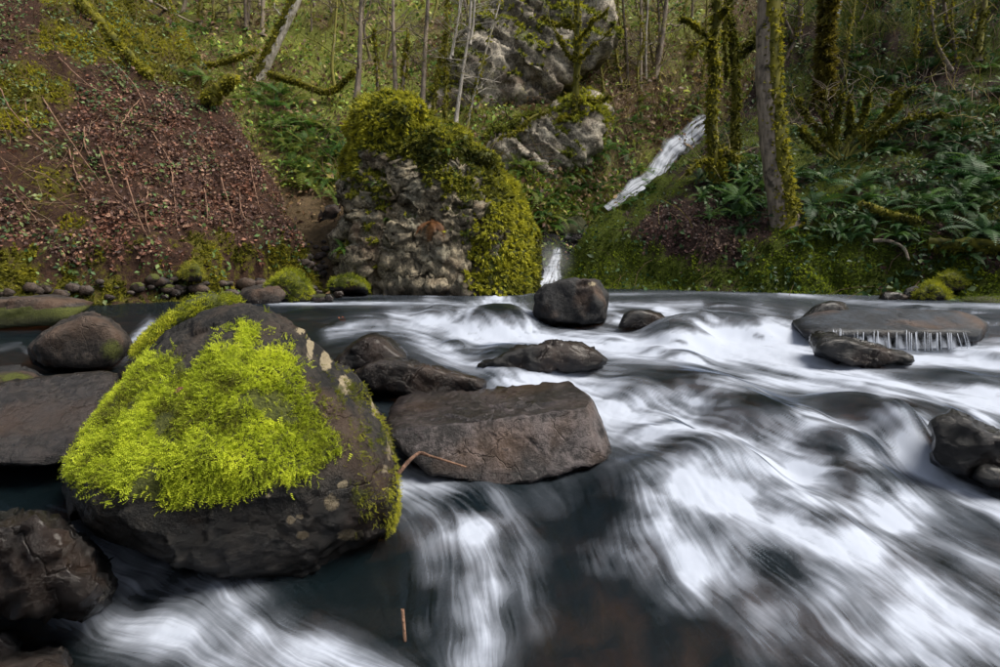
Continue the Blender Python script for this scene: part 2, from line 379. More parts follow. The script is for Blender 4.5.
def scatter(name, n, region=None, weight=None, maxd=60):
    """points on a terrain sheet within the view (with margin), roughly even over the picture: position, normal, moss"""
    V, F, nr, area, moss = TERR[name]
    c = V[F].mean(1); px, py = proj(c); dist = c[:, 1]
    cosv = np.abs(np.einsum('ij,ij->i', nr[F[:, 0]], c - np.array([0, 0, CAMZ]))) / np.linalg.norm(c, axis=1)
    wgt = area / dist ** 2 * (0.25 + cosv) * ((px > -140) & (px < 1140) & (py > -90) & (py < 330) & (dist < maxd))
    if region is not None: wgt = wgt * region(px, py, c)
    if weight is not None: wgt = wgt * weight(px, py, c)
    wgt = wgt / wgt.sum(); i = rng.choice(len(F), n, p=wgt); q = F[i]
    a, b = rng.random((2, n, 1)); A, B, Cc, D = (V[q[:, k]] for k in range(4))
    P = (A * (1 - a) + B * a) * (1 - b) + (D * (1 - a) + Cc * a) * b
    return P, nr[q[:, 0]], moss[q[:, 0]]
def moss_left(V):
    px, py = proj(V); n = fbm(V * 0.6 + 2, 4); m = 0.33 + 0.5 * n
    m = m + 0.5 * fbm(V * 2.2 + 12, 3) * ss(195, 230, py) + 0.20 * ss(215, 262, py) - 0.22 * ss(60, 130, px) * (1 - ss(230, 300, px)) * ss(60, 110, py) * (1 - ss(215, 240, py))
    m = m + 0.35 * np.exp(-(((px - 20) / 60) ** 2 + ((py - 110) / 40) ** 2)) + 0.25 * (1 - ss(10, 90, py - 0.45 * (px - 60))) * (px > 40)
    return np.clip(m, 0, 1)
def moss_back(V):
    px, py = proj(V); m = 0.5 + 0.55 * fbm(V * 0.35 + 7, 4)
    m = m + 0.25 * np.exp(-(((px - 340) / 60) ** 2 + ((py - 60) / 50) ** 2)) - 0.30 * np.exp(-(((px - 640) / 60) ** 2 + ((py - 105) / 40) ** 2))
    m = m + 0.3 * ss(150, 230, py) * (px > 480) - 0.6 * ((px < 360) & (py > 190))
    return np.clip(m, 0, 1)
def moss_right(V):
    px, py = proj(V); m = 0.40 + 0.45 * fbm(V * 0.55 + 11, 4) + 0.45 * fbm(V * 1.9 + 31, 3) + 0.22 * ss(230, 285, py) + 0.5 * np.exp(-((px - 575 - (288 - py) * 0.6) / 34) ** 2)
    m = m - 0.40 * np.exp(-(((px - 670) / 55) ** 2 + ((py - 225) / 24) ** 2)) + .15 * (px > 740)
    return np.clip(m, 0, 1)
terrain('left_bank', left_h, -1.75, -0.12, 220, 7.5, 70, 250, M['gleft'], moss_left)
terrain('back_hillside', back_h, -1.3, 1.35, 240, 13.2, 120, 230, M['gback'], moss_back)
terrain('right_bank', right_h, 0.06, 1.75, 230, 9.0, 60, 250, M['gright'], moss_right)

# ------------------------------------------------------------------ water
# strokes measured on the photograph: (polyline upstream to downstream, half width, whiteness)
STROKES = [
 ([(500,297),(506,300),(522,316),(530,334)], 6, 1.15), ([(498,297),(486,302),(474,316),(466,330)], 6, 1.1), ([(395,322),(440,328),(490,340),(560,341),(640,349),(720,354),(800,360)], 11, 1.0),
 ([(405,322),(432,345),(478,370),(520,384)], 13, .85), ([(330,333),(370,325),(410,326)], 7, .7),
 ([(470,350),(520,372),(560,392)], 9, .55),
 ([(540,378),(590,398),(640,432),(695,457)], 27, .92), ([(620,410),(680,440),(720,455)], 16, .45),
 ([(690,458),(760,488),(850,540),(960,625),(1060,700)], 24, .78), ([(680,460),(690,480),(705,506)], 26, .55), ([(640,470),(625,490),(618,520)], 22, .22),
 ([(690,522),(760,541),(840,556),(920,592),(1010,648),(1060,690)], 20, 1.0), ([(650,528),(668,548),(690,580)], 24, .75), ([(700,530),(725,570),(770,620)], 26, .62),
 ([(780,560),(830,600),(890,667)], 28, .55), ([(860,580),(920,630),(980,690)], 26, .6),
 ([(800,428),(830,440),(890,452),(950,485),(1040,530)], 12, .8), ([(770,470),(860,505),(960,560),(1060,620)], 22, .42),
 ([(770,338),(820,362),(880,384),(950,396),(1060,414)], 12, 1.0), ([(850,352),(920,360),(1060,370)], 7, .95), ([(960,350),(1060,358)], 9, .8),
 ([(600,352),(700,368),(800,384),(880,402),(940,410)], 10, .72), ([(740,352),(800,366),(860,388)], 13, .8), ([(700,340),(740,345),(790,352)], 12, .95),
 ([(610,362),(720,382),(830,398)], 7, .45),
 ([(700,398),(730,402),(770,412),(800,440)], 5, .6), ([(680,398),(700,420),(740,440)], 7, .5), ([(880,412),(885,430),(890,450)], 9, .75), ([(900,418),(920,432),(935,450)], 8, .55),
 ([(975,412),(1000,440),(1040,470)], 9, .7),
 ([(398,476),(425,482),(455,500),(478,540),(486,600),(470,680)], 24, .66), ([(400,500),(420,515),(432,560),(420,620)], 15, .40), ([(440,485),(475,490),(500,520)], 14, .5), ([(470,490),(520,540),(540,620)], 16, .36),
 ([(560,500),(590,560),(610,640)], 22, .14),
 ([(-40,560),(40,590),(110,628),(200,650),(330,668),(420,690)], 20, .62), ([(90,565),(170,585),(220,610),(240,650)], 26, .62), ([(230,585),(255,610),(262,640)], 14, .4), ([(260,640),(320,655),(400,690)], 18, .7),
 ([(300,297),(380,294),(460,291)], 2.0, .5), ([(270,303),(350,304),(440,303),(470,306)], 2.6, .75), ([(600,294),(700,292),(800,297)], 2.0, .3), ([(780,294),(860,302),(1000,306)], 4, .5), ([(430,301),(440,310),(450,322)], 9, .65),
 ([(612,303),(650,306),(700,304)], 4, .5), ([(660,312),(690,328),(725,344)], 9, .95), ([(606,306),(612,315),(622,322)], 8, .8), ([(695,312),(710,322),(720,338)], 9, .5), ([(760,310),(775,325),(790,338)], 12, .55), ([(800,318),(808,326),(815,334)], 7, .8),
 ([(545,318),(590,326),(640,332),(690,338)], 4, .5), ([(500,300),(520,308),(535,334)], 9, .95), ([(490,300),(470,310),(455,328)], 8, .9), ([(500,299),(506,304),(510,312)], 6, .75),
 ([(150,322),(132,342),(122,358),(80,366)], 5, .8), ([(-20,352),(20,345),(28,352)], 4, .4), ([(170,330),(150,342),(128,352)], 4, .7),
 ([(550,286),(540,289),(520,292)], 4, .8), ([(690,500),(720,505),(700,512)], 6, .5),
]
DARK = [ # (px, py, half width, half height, strength) calm or clear water
 (590,530,50,60,.7), (600,620,60,60,.8), (400,600,30,60,.8), (700,640,50,30,.7), (720,372,70,10,.5), (690,384,60,9,.6), (770,420,34,16,.7), (860,425,34,18,.6), (940,376,60,5,.8),
 (500,318,26,13,.85), (740,318,50,10,.7), (450,312,18,5,.5), (590,300,90,3,.6), (800,300,60,3,.5), (900,300,80,2,.5), (640,322,30,6,.5), (720,298,60,4,.4), (350,300,60,1.5,.5), (690,335,40,4,.5), (420,386,40,12,1), (30,490,60,28,1), (60,340,80,30,.7), (770,585,30,18,.35), (860,500,30,9,.35), (500,476,60,12,.6), (550,330,20,5,.7), (505,365,34,12,.45)]
HUMPS = [ # (px, py of the foot, half width px, rise px, depth m) water piled over sunken rocks
 (500,333,44,33,.75), (742,336,56,28,.55), (435,322,24,14,.5), (520,378,44,26,.5), (770,440,52,38,.42), (690,402,60,20,.5), (700,505,70,40,.32), (700,560,80,34,.26), (905,452,30,44,.36),
 (470,520,36,9,.22), (850,600,90,20,.3), (200,640,70,22,.25), (820,470,60,14,.3), (690,346,30,28,.5), (960,440,50,22,.5), (610,545,40,8,.25), (360,326,40,12,.5), (640,318,30,9,.4), (300,318,30,8,.5)]
_r = np.random.default_rng(23)
for _ in range(64):                                                  # many small sunken stones
    _x, _y = _r.uniform(400, 1020), 305 + 250 * _r.random() ** 1.5
    if _y > 400 and _x < 620: continue
    _k = (_y - 262) / 100; HUMPS.append((_x, _y, _r.uniform(9, 20) * (.5 + .8 * _k), _r.uniform(5, 10) * (.5 + .7 * _k), _r.uniform(.13, .26)))
def water_z(X, Y, detail=False):
    p = xyz(X, Y); Yw = Y + 0.35 * fbm(p * 0.9 + 2, 3) * ss(2, 5, Y)
    z = zbase(Yw)
    for (hx, hy, hw, hr, dep) in HUMPS:
        g = ground(hx, hy); w_ = hw / FPX * g[1]; h = 0.62 * hr / FPX * g[1]
        yc = g[1] + dep * 0.75; dx = (X - g[0]) / w_; dy = (Y - yc) / dep
        dy = np.where(dy > 0, dy * 0.55, dy)                     # steep downstream face, gentle upstream
        z = z + h * np.exp(-(dx ** 2) ** 1.3 - (dy ** 2) ** 1.5)
    return z
def build_water():
    u = np.concatenate([-np.geomspace(2.6, .99, 46)[:-1], np.linspace(-.99, .99, 820), np.geomspace(.99, 2.6, 46)[1:]]); nu = len(u)
    Y = np.concatenate([np.linspace(.5, 1.3, 14), np.interp(-np.linspace(745, 291.5, 410), -_tp, _ty), np.linspace(15.9, 19.5, 10)]); Y = np.unique(Y); ny = len(Y)
    drow = np.gradient(np.arange(ny), Y)[:, None]
    UU, YY = np.meshgrid(u, Y); XX = UU * YY
    Z = water_z(XX, YY)
    gx = CX + FPX * UU; gy = HZ + FPX * (CAMZ - zbase(YY)) / YY      # where the mean surface shows in the photograph
    fo = np.zeros_like(UU); fu = np.zeros_like(UU); fv = np.zeros_like(UU); wsum = np.full_like(UU, 1e-6)
    for pl, hw, f in STROKES:
        if pl[-1][0] > 995:                                          # runs on beyond the right edge of the picture
            (x0, y0), (x1, y1) = pl[-2:]; k = 620 / max(x1 - x0, 40); pl = pl + [(x1 + (x1 - x0) * k, y1 + (y1 - y0) * k * .6)]
        p3 = ground(np.array([q[0] for q in pl], float), np.array([q[1] for q in pl], float)); best = np.full_like(UU, 1e9)
        for k in range(len(pl) - 1):
            (x0, y0), (x1, y1) = pl[k], pl[k + 1]; dx, dy = x1 - x0, y1 - y0; l2 = dx * dx + dy * dy
            t = np.clip(((gx - x0) * dx + (gy - y0) * dy) / l2, 0, 1)
            d = np.hypot(gx - x0 - t * dx, (gy - y0 - t * dy))
            best = np.minimum(best, d)
            w_ = np.exp(-(d / (hw * 1.5 + 14)) ** 2) * (0.4 + f) / (hw + 4)
            v = p3[k + 1][:2] - p3[k][:2]; v = v / (np.hypot(*v) + 1e-9)
            fu += w_ * v[0]; fv += w_ * v[1]; wsum += w_
        f = f * (.80 if pl[0][1] < 336 else .92)
        fo = np.maximum(fo, f * np.exp(-(best / (hw * (1.3 if pl[0][1] > 465 else 1.02))) ** 2)) + 0.06 * f * np.exp(-(best / (hw * 2.2)) ** 2)
    # default flow: towards the viewer and to the right
    fu += 0.002 * 0.5; fv += 0.002 * -1.0
    l = np.hypot(fu, fv) + 1e-9; fu /= l; fv /= l
    th = (.45 * fbm(xyz(XX * 2.2, YY * 2.2, 8.), 3) + .35 * fbm(xyz(XX * 6, YY * 6, 2.), 2)) * (1.25 - .75 * ss(2.5, 6, YY)); fu, fv = fu * np.cos(th) - fv * np.sin(th), fu * np.sin(th) + fv * np.cos(th)
    calm = np.zeros_like(UU); froth = np.zeros_like(UU); lip = np.zeros_like(UU)
    for (hx, hy, hw, hr, dep) in HUMPS:                              # smooth dark lip above, froth at the foot
        g = ground(hx, hy); w_ = hw / FPX * g[1]; dx = (XX - g[0]) / w_; dy = (YY - (g[1] + dep * .75)) / dep
        froth = np.maximum(froth, np.exp(-(dx ** 2) ** 1.2 - ((dy + 1.25 - .25 * dx ** 2) / .42) ** 2)); lip = np.maximum(lip, np.exp(-(dx ** 2) ** 1.2 - ((dy + .15) / .55) ** 2))
    for (x, y, a, b, s) in DARK: calm = np.maximum(calm, s * np.exp(-((gx - x) / a) ** 2 - ((gy - y) / b) ** 2))
    # streaks: noise drawn out along the flow
    du = np.gradient(u)[None]
    ju = (fu - UU * fv) / YY / du; jv = fv * drow; l = np.hypot(ju, jv) + 1e-9
    ju, jv = ju / l, jv / l
    def streak(src, n, step=1.0):
        acc = src.copy(); ws = 1.0
        for sgn in (1, -1):
            ci = np.broadcast_to(np.arange(nu)[None], UU.shape).astype(float).copy(); ri = np.broadcast_to(np.arange(ny)[:, None], UU.shape).astype(float).copy()
            for k in range(n):
                a = np.clip(ri + .5, 0, ny - 1).astype(int); b = np.clip(ci + .5, 0, nu - 1).astype(int)
                ri += sgn * step * jv[a, b]; ci += sgn * step * ju[a, b]
                r0 = np.clip(ri, 0, ny - 1.001); c0 = np.clip(ci, 0, nu - 1.001); ra = r0.astype(int); ca = c0.astype(int); fr = r0 - ra; fc = c0 - ca
                s = (src[ra, ca] * (1 - fc) + src[ra, ca + 1] * fc) * (1 - fr) + (src[ra + 1, ca] * (1 - fc) + src[ra + 1, ca + 1] * fc) * fr
                wk = 1 - k / n; acc += wk * s; ws += wk
        acc = acc / ws; return (acc - acc.mean()) / acc.std()
    def soft(a, k):
        for _ in range(k):
            a = (a + np.roll(a, 1, 0) + np.roll(a, -1, 0) + np.roll(a, 1, 1) + np.roll(a, -1, 1)) / 5
        return a
    r2 = np.random.default_rng(11)
    fine = streak(soft(r2.normal(size=UU.shape), 1), 34); mid = streak(soft(r2.normal(size=UU.shape), 9), 56); big = streak(soft(r2.normal(size=UU.shape), 60), 70, 1.6)
    cl = fbm(xyz(UU * 9, np.log(YY) * 14, 3.3), 4)
    turb = fbm(xyz(XX * 5, YY * 5, 1.7), 5)
    cot = streak(fbm(xyz(XX * 7, YY * 7, 5.5), 5), 9); fine2 = streak(r2.normal(size=UU.shape), 16); nearf = 1 - ss(2.6, 4.5, YY)
    cot2 = streak(fbm(xyz(XX * 3.2, YY * 3.2, 1.5) + .5 * xyz(turb, cl, 0), 5), 14)
    st = (.40 - .10 * nearf) * fine2 + (.42 - .10 * nearf) * fine + (.26 - .06 * nearf) * mid + .30 * big + (.35 + .25 * nearf) * cot + (.15 + .45 * nearf) * cot2
    dark_side = ss(-0.5, 0.25, UU)                                     # the left pools are calm
    base = 0.10 * dark_side * ss(2.5, 3.4, YY) + 0.02 + .05 * ss(.12, .3, UU) * ss(2.0, 2.6, YY)
    flow_on = ss(2.3, 3.0, YY) * dark_side
    foam = base + fo * (1 - 0.75 * calm) * (1 - .55 * lip * flow_on) - 0.18 * calm - .10 * lip + flow_on * froth * np.clip(.42 + .8 * turb, 0, 1) * (1 - .5 * calm)
    foam = foam + (0.06 + (0.115 - .02 * nearf) * np.clip(fo * 2 + froth, 0, 1)) * st * (0.35 + 0.65 * ss(0.02, 0.3, foam)) * (1 - 0.5 * calm) + 0.30 * turb * np.clip(fo * 1.5, 0, 1) + 0.10 * cl * dark_side
    foam = np.clip(foam, 0, 1.1) * (1 - ss(13.5, 15.5, YY) * 0.75)
    Zd = Z + (0.003 * mid + 0.004 * big) * (0.4 + 0.6 * np.clip(foam, 0, 1)) * np.clip(YY / 4, .6, 1.6) + 0.02 * turb * np.clip(fo, 0, 1)
    # small falls at the far end lie in the slot
    V = xyz(XX, YY, Zd).reshape(-1, 3)
    m, t, b, o = nodes('stream_water')
    fa = attr(t, 'foam').outputs['Fac']; sa = attr(t, 'streak').outputs['Fac']
    nz = noise(t, 60, 3, 0.6)
    fm = ramp(t, math_(t, 'ADD', fa, math_(t, 'MULTIPLY', math_(t, 'SUBTRACT', nz.outputs[0], 0.5), 0.06)), [(0.03, (0, 0, 0)), (0.30, (.10, .10, .10)), (0.62, (.38, .38, .38)), (1.0, (.95, .95, .95))]).outputs[0]
    gl = N(t, 'BsdfGlossy'); gl.inputs['Color'].default_value = (.30, .36, .46, 1); gl.inputs['Roughness'].default_value = 0.22
    tp = N(t, 'BsdfTransparent'); tp.inputs[0].default_value = (0.52, 0.42, 0.33, 1)
    df0 = N(t, 'BsdfDiffuse'); df0.inputs[0].default_value = (0.008, 0.016, 0.020, 1)
    body = N(t, 'MixShader', Fac=0.35); L(t, tp.outputs[0], body.inputs[1]); L(t, df0.outputs[0], body.inputs[2])
    bmp = N(t, 'Bump', Strength=0.6, Distance=0.03); L(t, sa, bmp.inputs['Height']); L(t, bmp.outputs[0], gl.inputs['Normal'])
    fr = N(t, 'Fresnel', IOR=1.33); L(t, bmp.outputs[0], fr.inputs['Normal'])
    clear = N(t, 'MixShader'); L(t, fr.outputs[0], clear.inputs[0]); L(t, body.outputs[0], clear.inputs[1]); L(t, gl.outputs[0], clear.inputs[2])
    df = N(t, 'BsdfDiffuse'); df.inputs[0].default_value = (0.44, 0.485, 0.58, 1); tl = N(t, 'BsdfTranslucent'); tl.inputs[0].default_value = (0.40, 0.44, 0.50, 1)
    wh = N(t, 'MixShader', Fac=0.25); L(t, df.outputs[0], wh.inputs[1]); L(t, tl.outputs[0], wh.inputs[2])
    fin = N(t, 'MixShader'); L(t, fm, fin.inputs[0]); L(t, clear.outputs[0], fin.inputs[1]); L(t, wh.outputs[0], fin.inputs[2])
    L(t, fin.outputs[0], o.inputs[0]); t.nodes.remove(b)
    ob = mk('stream_water', V, [grid_faces(ny, nu)], m, attrs={'foam': np.clip(foam, 0, 1.1).ravel(), 'streak': (0.5 + 0.2 * (0.25 * fine + mid * .7 + big * .5)).ravel()})
    tag(ob, kind='structure'); return m
M['water'] = build_water()
def streambed():
    nu, ny = 260, 150
    u = np.linspace(-2.7, 2.7, nu); Y = np.exp(np.linspace(math.log(.5), math.log(19.6), ny)); UU, YY = np.meshgrid(u, Y); XX = UU * YY
    p = xyz(XX, YY); Z = water_z(XX, YY) - 0.20 + 0.11 * fbm(p * 3.2, 4, mode='billow') + 0.06 * fbm(p * 8, 3)
    m, t, b, o = nodes('streambed_stones'); n1 = noise(t, 5, 6, 0.6); n2 = noise(t, 1.3, 4)
    c = ramp(t, n1.outputs[0], [(0.3, (0.016, 0.010, 0.007)), (0.7, (0.13, 0.068, 0.034))]).outputs[0]
    c = mix(t, ramp(t, n2.outputs[0], [(0.40, (0, 0, 0)), (0.56, (1, 1, 1))]).outputs[0], c, (0.010, 0.011, 0.013))
    L(t, c, b.inputs['Base Color']); b.inputs['Roughness'].default_value = 0.6; bump(t, b, n1.outputs[0], 0.6, 0.05)
    tag(mk('streambed', xyz(XX, YY, Z).reshape(-1, 3), [grid_faces(ny, nu)], m), kind='structure')
streambed()

# ------------------------------------------------------------------ rocks
_ico = {}
def ico(sub):
    if sub not in _ico:
        bm = bmesh.new(); bmesh.ops.create_icosphere(bm, subdivisions=sub, radius=1)
        bm.verts.ensure_lookup_table()
        _ico[sub] = (np.array([v.co[:] for v in bm.verts]), np.array([[v.index for v in f.verts] for f in bm.faces])); bm.free()
    return _ico[sub]
def vnormals(V, F):
    n = np.zeros_like(V); fn = np.cross(V[F[:, 1]] - V[F[:, 0]], V[F[:, 2]] - V[F[:, 0]])
    for k in range(3): np.add.at(n, F[:, k], fn)
    return n / (np.linalg.norm(n, axis=1)[:, None] + 1e-12)
def rock_shape(outline, Yc, depth, seed, sub=5, sharp=14, amp=.035, extra=(), tilt=(-.12, .12), lean=.5, freq=1.0, ncut=9, ridge=0.5, chip=1.0):
    """stone bounded by planes through its outline (photo pixels at distance Yc), worn round and roughened. Returns centre, V (local), F"""
    r = np.random.default_rng(seed)
    q = np.array([[(x - CX) / FPX * Yc, CAMZ - (y - HZ) / FPX * Yc] for x, y in outline])
    a2 = 0.5 * np.sum(q[:, 0] * np.roll(q[:, 1], -1) - np.roll(q[:, 0], -1) * q[:, 1])
    if a2 < 0: q = q[::-1]
    c2 = (q.max(0) + q.min(0)) / 2; pl = []
    zr = np.ptp(q[:, 1]); cc = np.array([c2[0], Yc, c2[1]]); eye = np.array([0, 0, CAMZ])
    for i in range(len(q)):
        pts = []
        for v in (q[i], q[(i + 1) % len(q)]):                      # upper outline lies on the far side, lower on the near side
            k = 1 + depth * lean * (2 * (v[1] - q[:, 1].min()) / zr - 1) / Yc; pts.append(eye + (np.array([v[0], Yc, v[1]]) - eye) * k)
        a, b = pts; mid = (a + b) / 2; e = b - a; n = np.cross(e, mid - eye); n /= np.linalg.norm(n) + 1e-9
        if n @ (mid - cc) < 0: n = -n
        n = n + np.array([0, r.uniform(*tilt), 0]); n /= np.linalg.norm(n); pl.append((n, max(0.06 * depth, 1.02 * n @ (mid - cc))))
    for s in (-1, 1): pl.append((np.array([0, s, 0.0]), depth))
    for n, h in extra:
        n = np.array(n, float); n /= np.linalg.norm(n); pl.append((n, h))
    D, F = ico(sub); inv = np.zeros(len(D))
    for n, h in pl: inv += np.maximum(D @ n / h, 0) ** sharp
    R = inv ** (-1.0 / sharp); V = D * R[:, None]; size = float(np.mean(R))
    sharp2 = max(60.0, sharp * 2.0); inv_c = np.zeros(len(D))
    for k in range(ncut):                                            # chip facets off the edges
        n = np.array([r.uniform(-1, 1), r.uniform(-1, .6), r.uniform(-.3, 1)]); n /= np.linalg.norm(n)
        h = (V @ n).max() * r.uniform(.88, .97); inv2 = inv_c + np.maximum(D @ n / h, 0) ** sharp2; V = D * np.minimum(R, inv2 ** (-1.0 / sharp2))[:, None]; inv_c = inv2
    p = V / size * freq + seed * 3.1
    dsp = amp * size * (.8 * fbm(p * 1.4, 4) + 0.5 * ridge * fbm(p * 2.7 + 5, 4, mode='ridge') + 0.5 * fbm(p * 8, 4))
    pw = p + .18 * xyz(fbm(p * 3, 2), fbm(p * 3 + 9, 2), fbm(p * 3 + 19, 2))
    dsp = dsp + chip * amp * size * (2.1 * chips(pw * 1.5) + 1.1 * chips(pw * 3.6 + 7))
    V = V + vnormals(V, F) * dsp[:, None]
    return np.array([c2[0], Yc, c2[1]]), V, F
ROCKS = {}
def rock(name, label, outline, Yc=None, depth=None, mat='wetrock', seed=1, sub=5, cat='rock', group=None, wetline=0.24, moss=None, lich=None, parent=None, wetall=0.0, wetf=None, **kw):
    ys = max(p[1] for p in outline); xs = [p[0] for p in outline]; wid = (max(xs) - min(xs))
    if Yc is None: Yc = float(ground(sum(xs) / len(xs), ys)[1]) + 0.25 * wid / FPX * 3
    if depth is None: depth = 0.42 * wid / FPX * Yc
    c, V, F = rock_shape(outline, Yc, depth, seed, sub, **kw); P = V + c; px, py = proj(P); nr = vnormals(V, F)
    wl = zbase(P[:, 1]); wet = np.clip(1.25 - (P[:, 2] - wl) / max(wetline, 1e-3), 0, 1); wet = np.maximum(wet, wetall); wet = wet if wetf is None else np.maximum(wet, wetf(px, py, P, nr))
    mo = np.zeros(len(V)) if moss is None else np.clip(moss(px, py, P, nr), 0, 1)
    li = np.zeros(len(V)) if lich is None else np.clip(lich(px, py, P, nr), 0, 1)
    o = mk(name, V, [F], M[mat], parent, {'wet': wet, 'moss': mo, 'lich': li}, loc=c)
    if label: tag(o, label, cat, group)
    ROCKS[o.name] = (P, F, nr, mo); return o
def surf_points(key, n, weight):
    P, F, nr, mo = ROCKS[key]; c = P[F].mean(1); a = np.linalg.norm(np.cross(P[F[:, 1]] - P[F[:, 0]], P[F[:, 2]] - P[F[:, 0]]), axis=1)
    px, py = proj(c); wg = a * weight(px, py, c, nr[F[:, 0]], mo[F].mean(1)); wg = np.maximum(wg, 0); wg = wg / wg.sum()
    i = rng.choice(len(F), n, p=wg); q = F[i]; s, t = np.sqrt(rng.random((n, 1))), rng.random((n, 1))
    Q = P[q[:, 0]] * (1 - s) + P[q[:, 1]] * s * (1 - t) + P[q[:, 2]] * s * t
    return Q, nr[q[:, 0]]
# moss shoots: a little feather and a coarser tuft
def feather(n=5, wd=0.30):
    V, F = [], []
    for k in range(n):
        t = k / n; x = math.sin(t * 1.0) * 0.35 * t; b = len(V); l = wd * (1 - 0.75 * t)
        for s in (-1, 1):
            V += [(s * 0.02, x, t), (s * l, x - 0.05, t + 0.12), (s * 0.02, x + 0.03, t + 0.17)]; F.append((len(V) - 3, len(V) - 2, len(V) - 1))
    V += [(-.05, .28, .86), (.05, .28, .86), (0, .42, 1.1)]; F.append((len(V) - 3, len(V) - 2, len(V) - 1))
    return np.array(V), np.array(F)
FEATHER = feather(4); FEATHER3 = feather(3, 0.38)
TUFT = (np.array([(-.25, 0, 0), (.25, 0, 0), (.1, .1, 1), (0, -.25, 0), (0, .25, 0), (.15, -.2, .85), (-.2, -.2, 0), (.2, .2, 0), (-.25, .15, .8)]), np.array([(0, 1, 2), (3, 4, 5), (6, 7, 8)]))
def moss_colors(n, base=((.10, .13, .010), (.30, .32, .020), (.42, .42, .03)), noise_at=None):
    t = rng.random(n) if noise_at is None else np.clip(0.5 + 0.9 * noise_at + rng.normal(0, .18, n), 0, 1)
    b = np.array(base); i = np.clip(t * 2, 0, 1.999); k = i.astype(int); f = (i - k)[:, None]
    return b[k] * (1 - f) + b[k + 1] * f
def moss_part(name, P, Nn, size, parent, origin, tmpl=FEATHER, droop=0.35, base=None, spread=0.7, kind='stuff', nscale=5, lift=0.0):
    n = len(P); D = Nn + spread * rng.normal(size=(n, 3)) * 0.6; D[:, 2] -= droop * 0.6
    D /= np.linalg.norm(D, axis=1)[:, None]
    nz = fbm(P * nscale, 3) * .9 + fbm(P * nscale * .25 + 40, 2) * .9
    S = size * rng.uniform(.6, 1.35, n); P = P + Nn * (lift * rng.random((n, 1)) * (0.6 + nz[:, None]))
    V, F = stamp(tmpl[0], tmpl[1], P, frames(D), S)
    kw = {} if base is None else {'base': base}
    col = np.repeat(moss_colors(n, noise_at=nz, **kw), len(tmpl[0]), 0)
    o = mk(name, V - np.asarray(origin), [F], M['mossleaf'], parent, {'Col': col}, smooth=False)
    if kind: o['kind'] = kind
    return o

# the big boulder
BIG = [(55,490),(78,448),(105,400),(140,352),(190,318),(250,306),(292,322),(332,352),(366,392),(394,445),(401,488),(386,540),(352,582),(300,584),(230,584),(140,552),(80,520)]
MOSSPOLY = [(72,470),(84,440),(105,405),(130,372),(150,352),(178,356),(190,372),(205,352),(232,340),(244,322),(262,325),(255,345),(290,352),(305,372),(300,392),(322,412),(330,432),(342,455),(318,470),(290,482),(262,484),(238,500),(205,498),(180,508),(150,496),(120,490),(95,488)]
def soft_poly(px, py, poly, P, s=14):
    n1 = fbm(P * 7, 3) * s; n2 = fbm(P * 7 + 31, 3) * s; return inpoly(px + n1 * 1.6, py + n2 * 1.6, poly)
def blob(px, py, x, y, a, b): return np.exp(-((px - x) / a) ** 2 - ((py - y) / b) ** 2)
def big_lich(px, py, P, n):
    l = np.zeros(len(px))
    for x, y, a, b in [(342,485,8,6),(331,503,10,12),(310,345,5,22),(326,360,9,14),(345,385,10,14),(303,330,12,6),(385,470,4,8),(296,405,7,6),(290,520,7,6),(302,535,9,7),(268,496,4,4),(300,517,6,4),(352,535,20,8),(390,440,5,30),(375,405,6,18)]:
        l = np.maximum(l, 0.75 * blob(px, py, x, y, a, b))
    return l * (n[:, 1] < .2)
def big_moss(px, py, P, n):
    m = 0.9 * soft_poly(px, py, MOSSPOLY, P, 8) + 0.55 * blob(px, py, 360, 495, 18, 16) + 0.55 * blob(px, py, 395, 510, 10, 40) + 0.45 * blob(px, py, 365, 445, 14, 20) + 0.5 * blob(px, py, 340, 388, 22, 12)
    return np.where(n[:, 1] < 0.25, m, 0)
big = empty('mossy_boulder', at(228, 560, 3.0), 'largest boulder in front, dark stone with a thick bright yellow-green moss cap', 'boulder')
borg = np.array(big.location)
o = rock('stone', None, BIG, 3.0, 0.78, 'boulder', 21, 7, parent=None, wetline=0.62, moss=big_moss, lich=big_lich, sharp=16, amp=.045, chip=.45, ncut=14, ridge=.9,
         extra=[((-.30, -.62, .72), .46), ((.42, -.62, .45), .60), ((-.15, -.93, -.32), .66), ((.35, -.9, -.2), .66), ((-.6, -.72, -.25), .82)])
o.parent = big; o.location = np.array(o.location) - borg
def vis(n): return n[:, 1] < 0.30
W1 = lambda px, py, c, n, mo: (sum(1.0 * soft_poly(px, py, MOSSPOLY, c + 3.1 * k, 5 + 7 * k) for k in range(4)) / 4) ** 1.5 * vis(n) * (0.06 + (fbm(c * 5 + 3, 3) > -0.24))
P1, N1 = surf_points('stone', 25000, W1)
moss_part('moss_cap', P1, N1, 0.030, big, borg, FEATHER, 0.8, lift=0.004, spread=1.0, nscale=9, base=((.10, .10, .014), (.36, .44, .025), (.62, .68, .05)))
W2 = lambda px, py, c, n, mo: vis(n) * (0.8 * blob(px, py, 340, 388, 26, 12) + .8 * blob(px, py, 372, 440, 12, 26) + .35 * blob(px, py, 330, 420, 30, 30) + 1.0 * blob(px, py, 396, 515, 10, 38) + .7 * blob(px, py, 362, 500, 13, 16)) * (fbm(c * 9, 3) > -.05)
P1, N1 = surf_points('stone', 3000, W2)
moss_part('moss_patch', P1, N1, 0.022, big, borg, FEATHER, 0.5, lift=.003, base=((.07, .085, .010), (.20, .21, .02), (.40, .38, .03)))

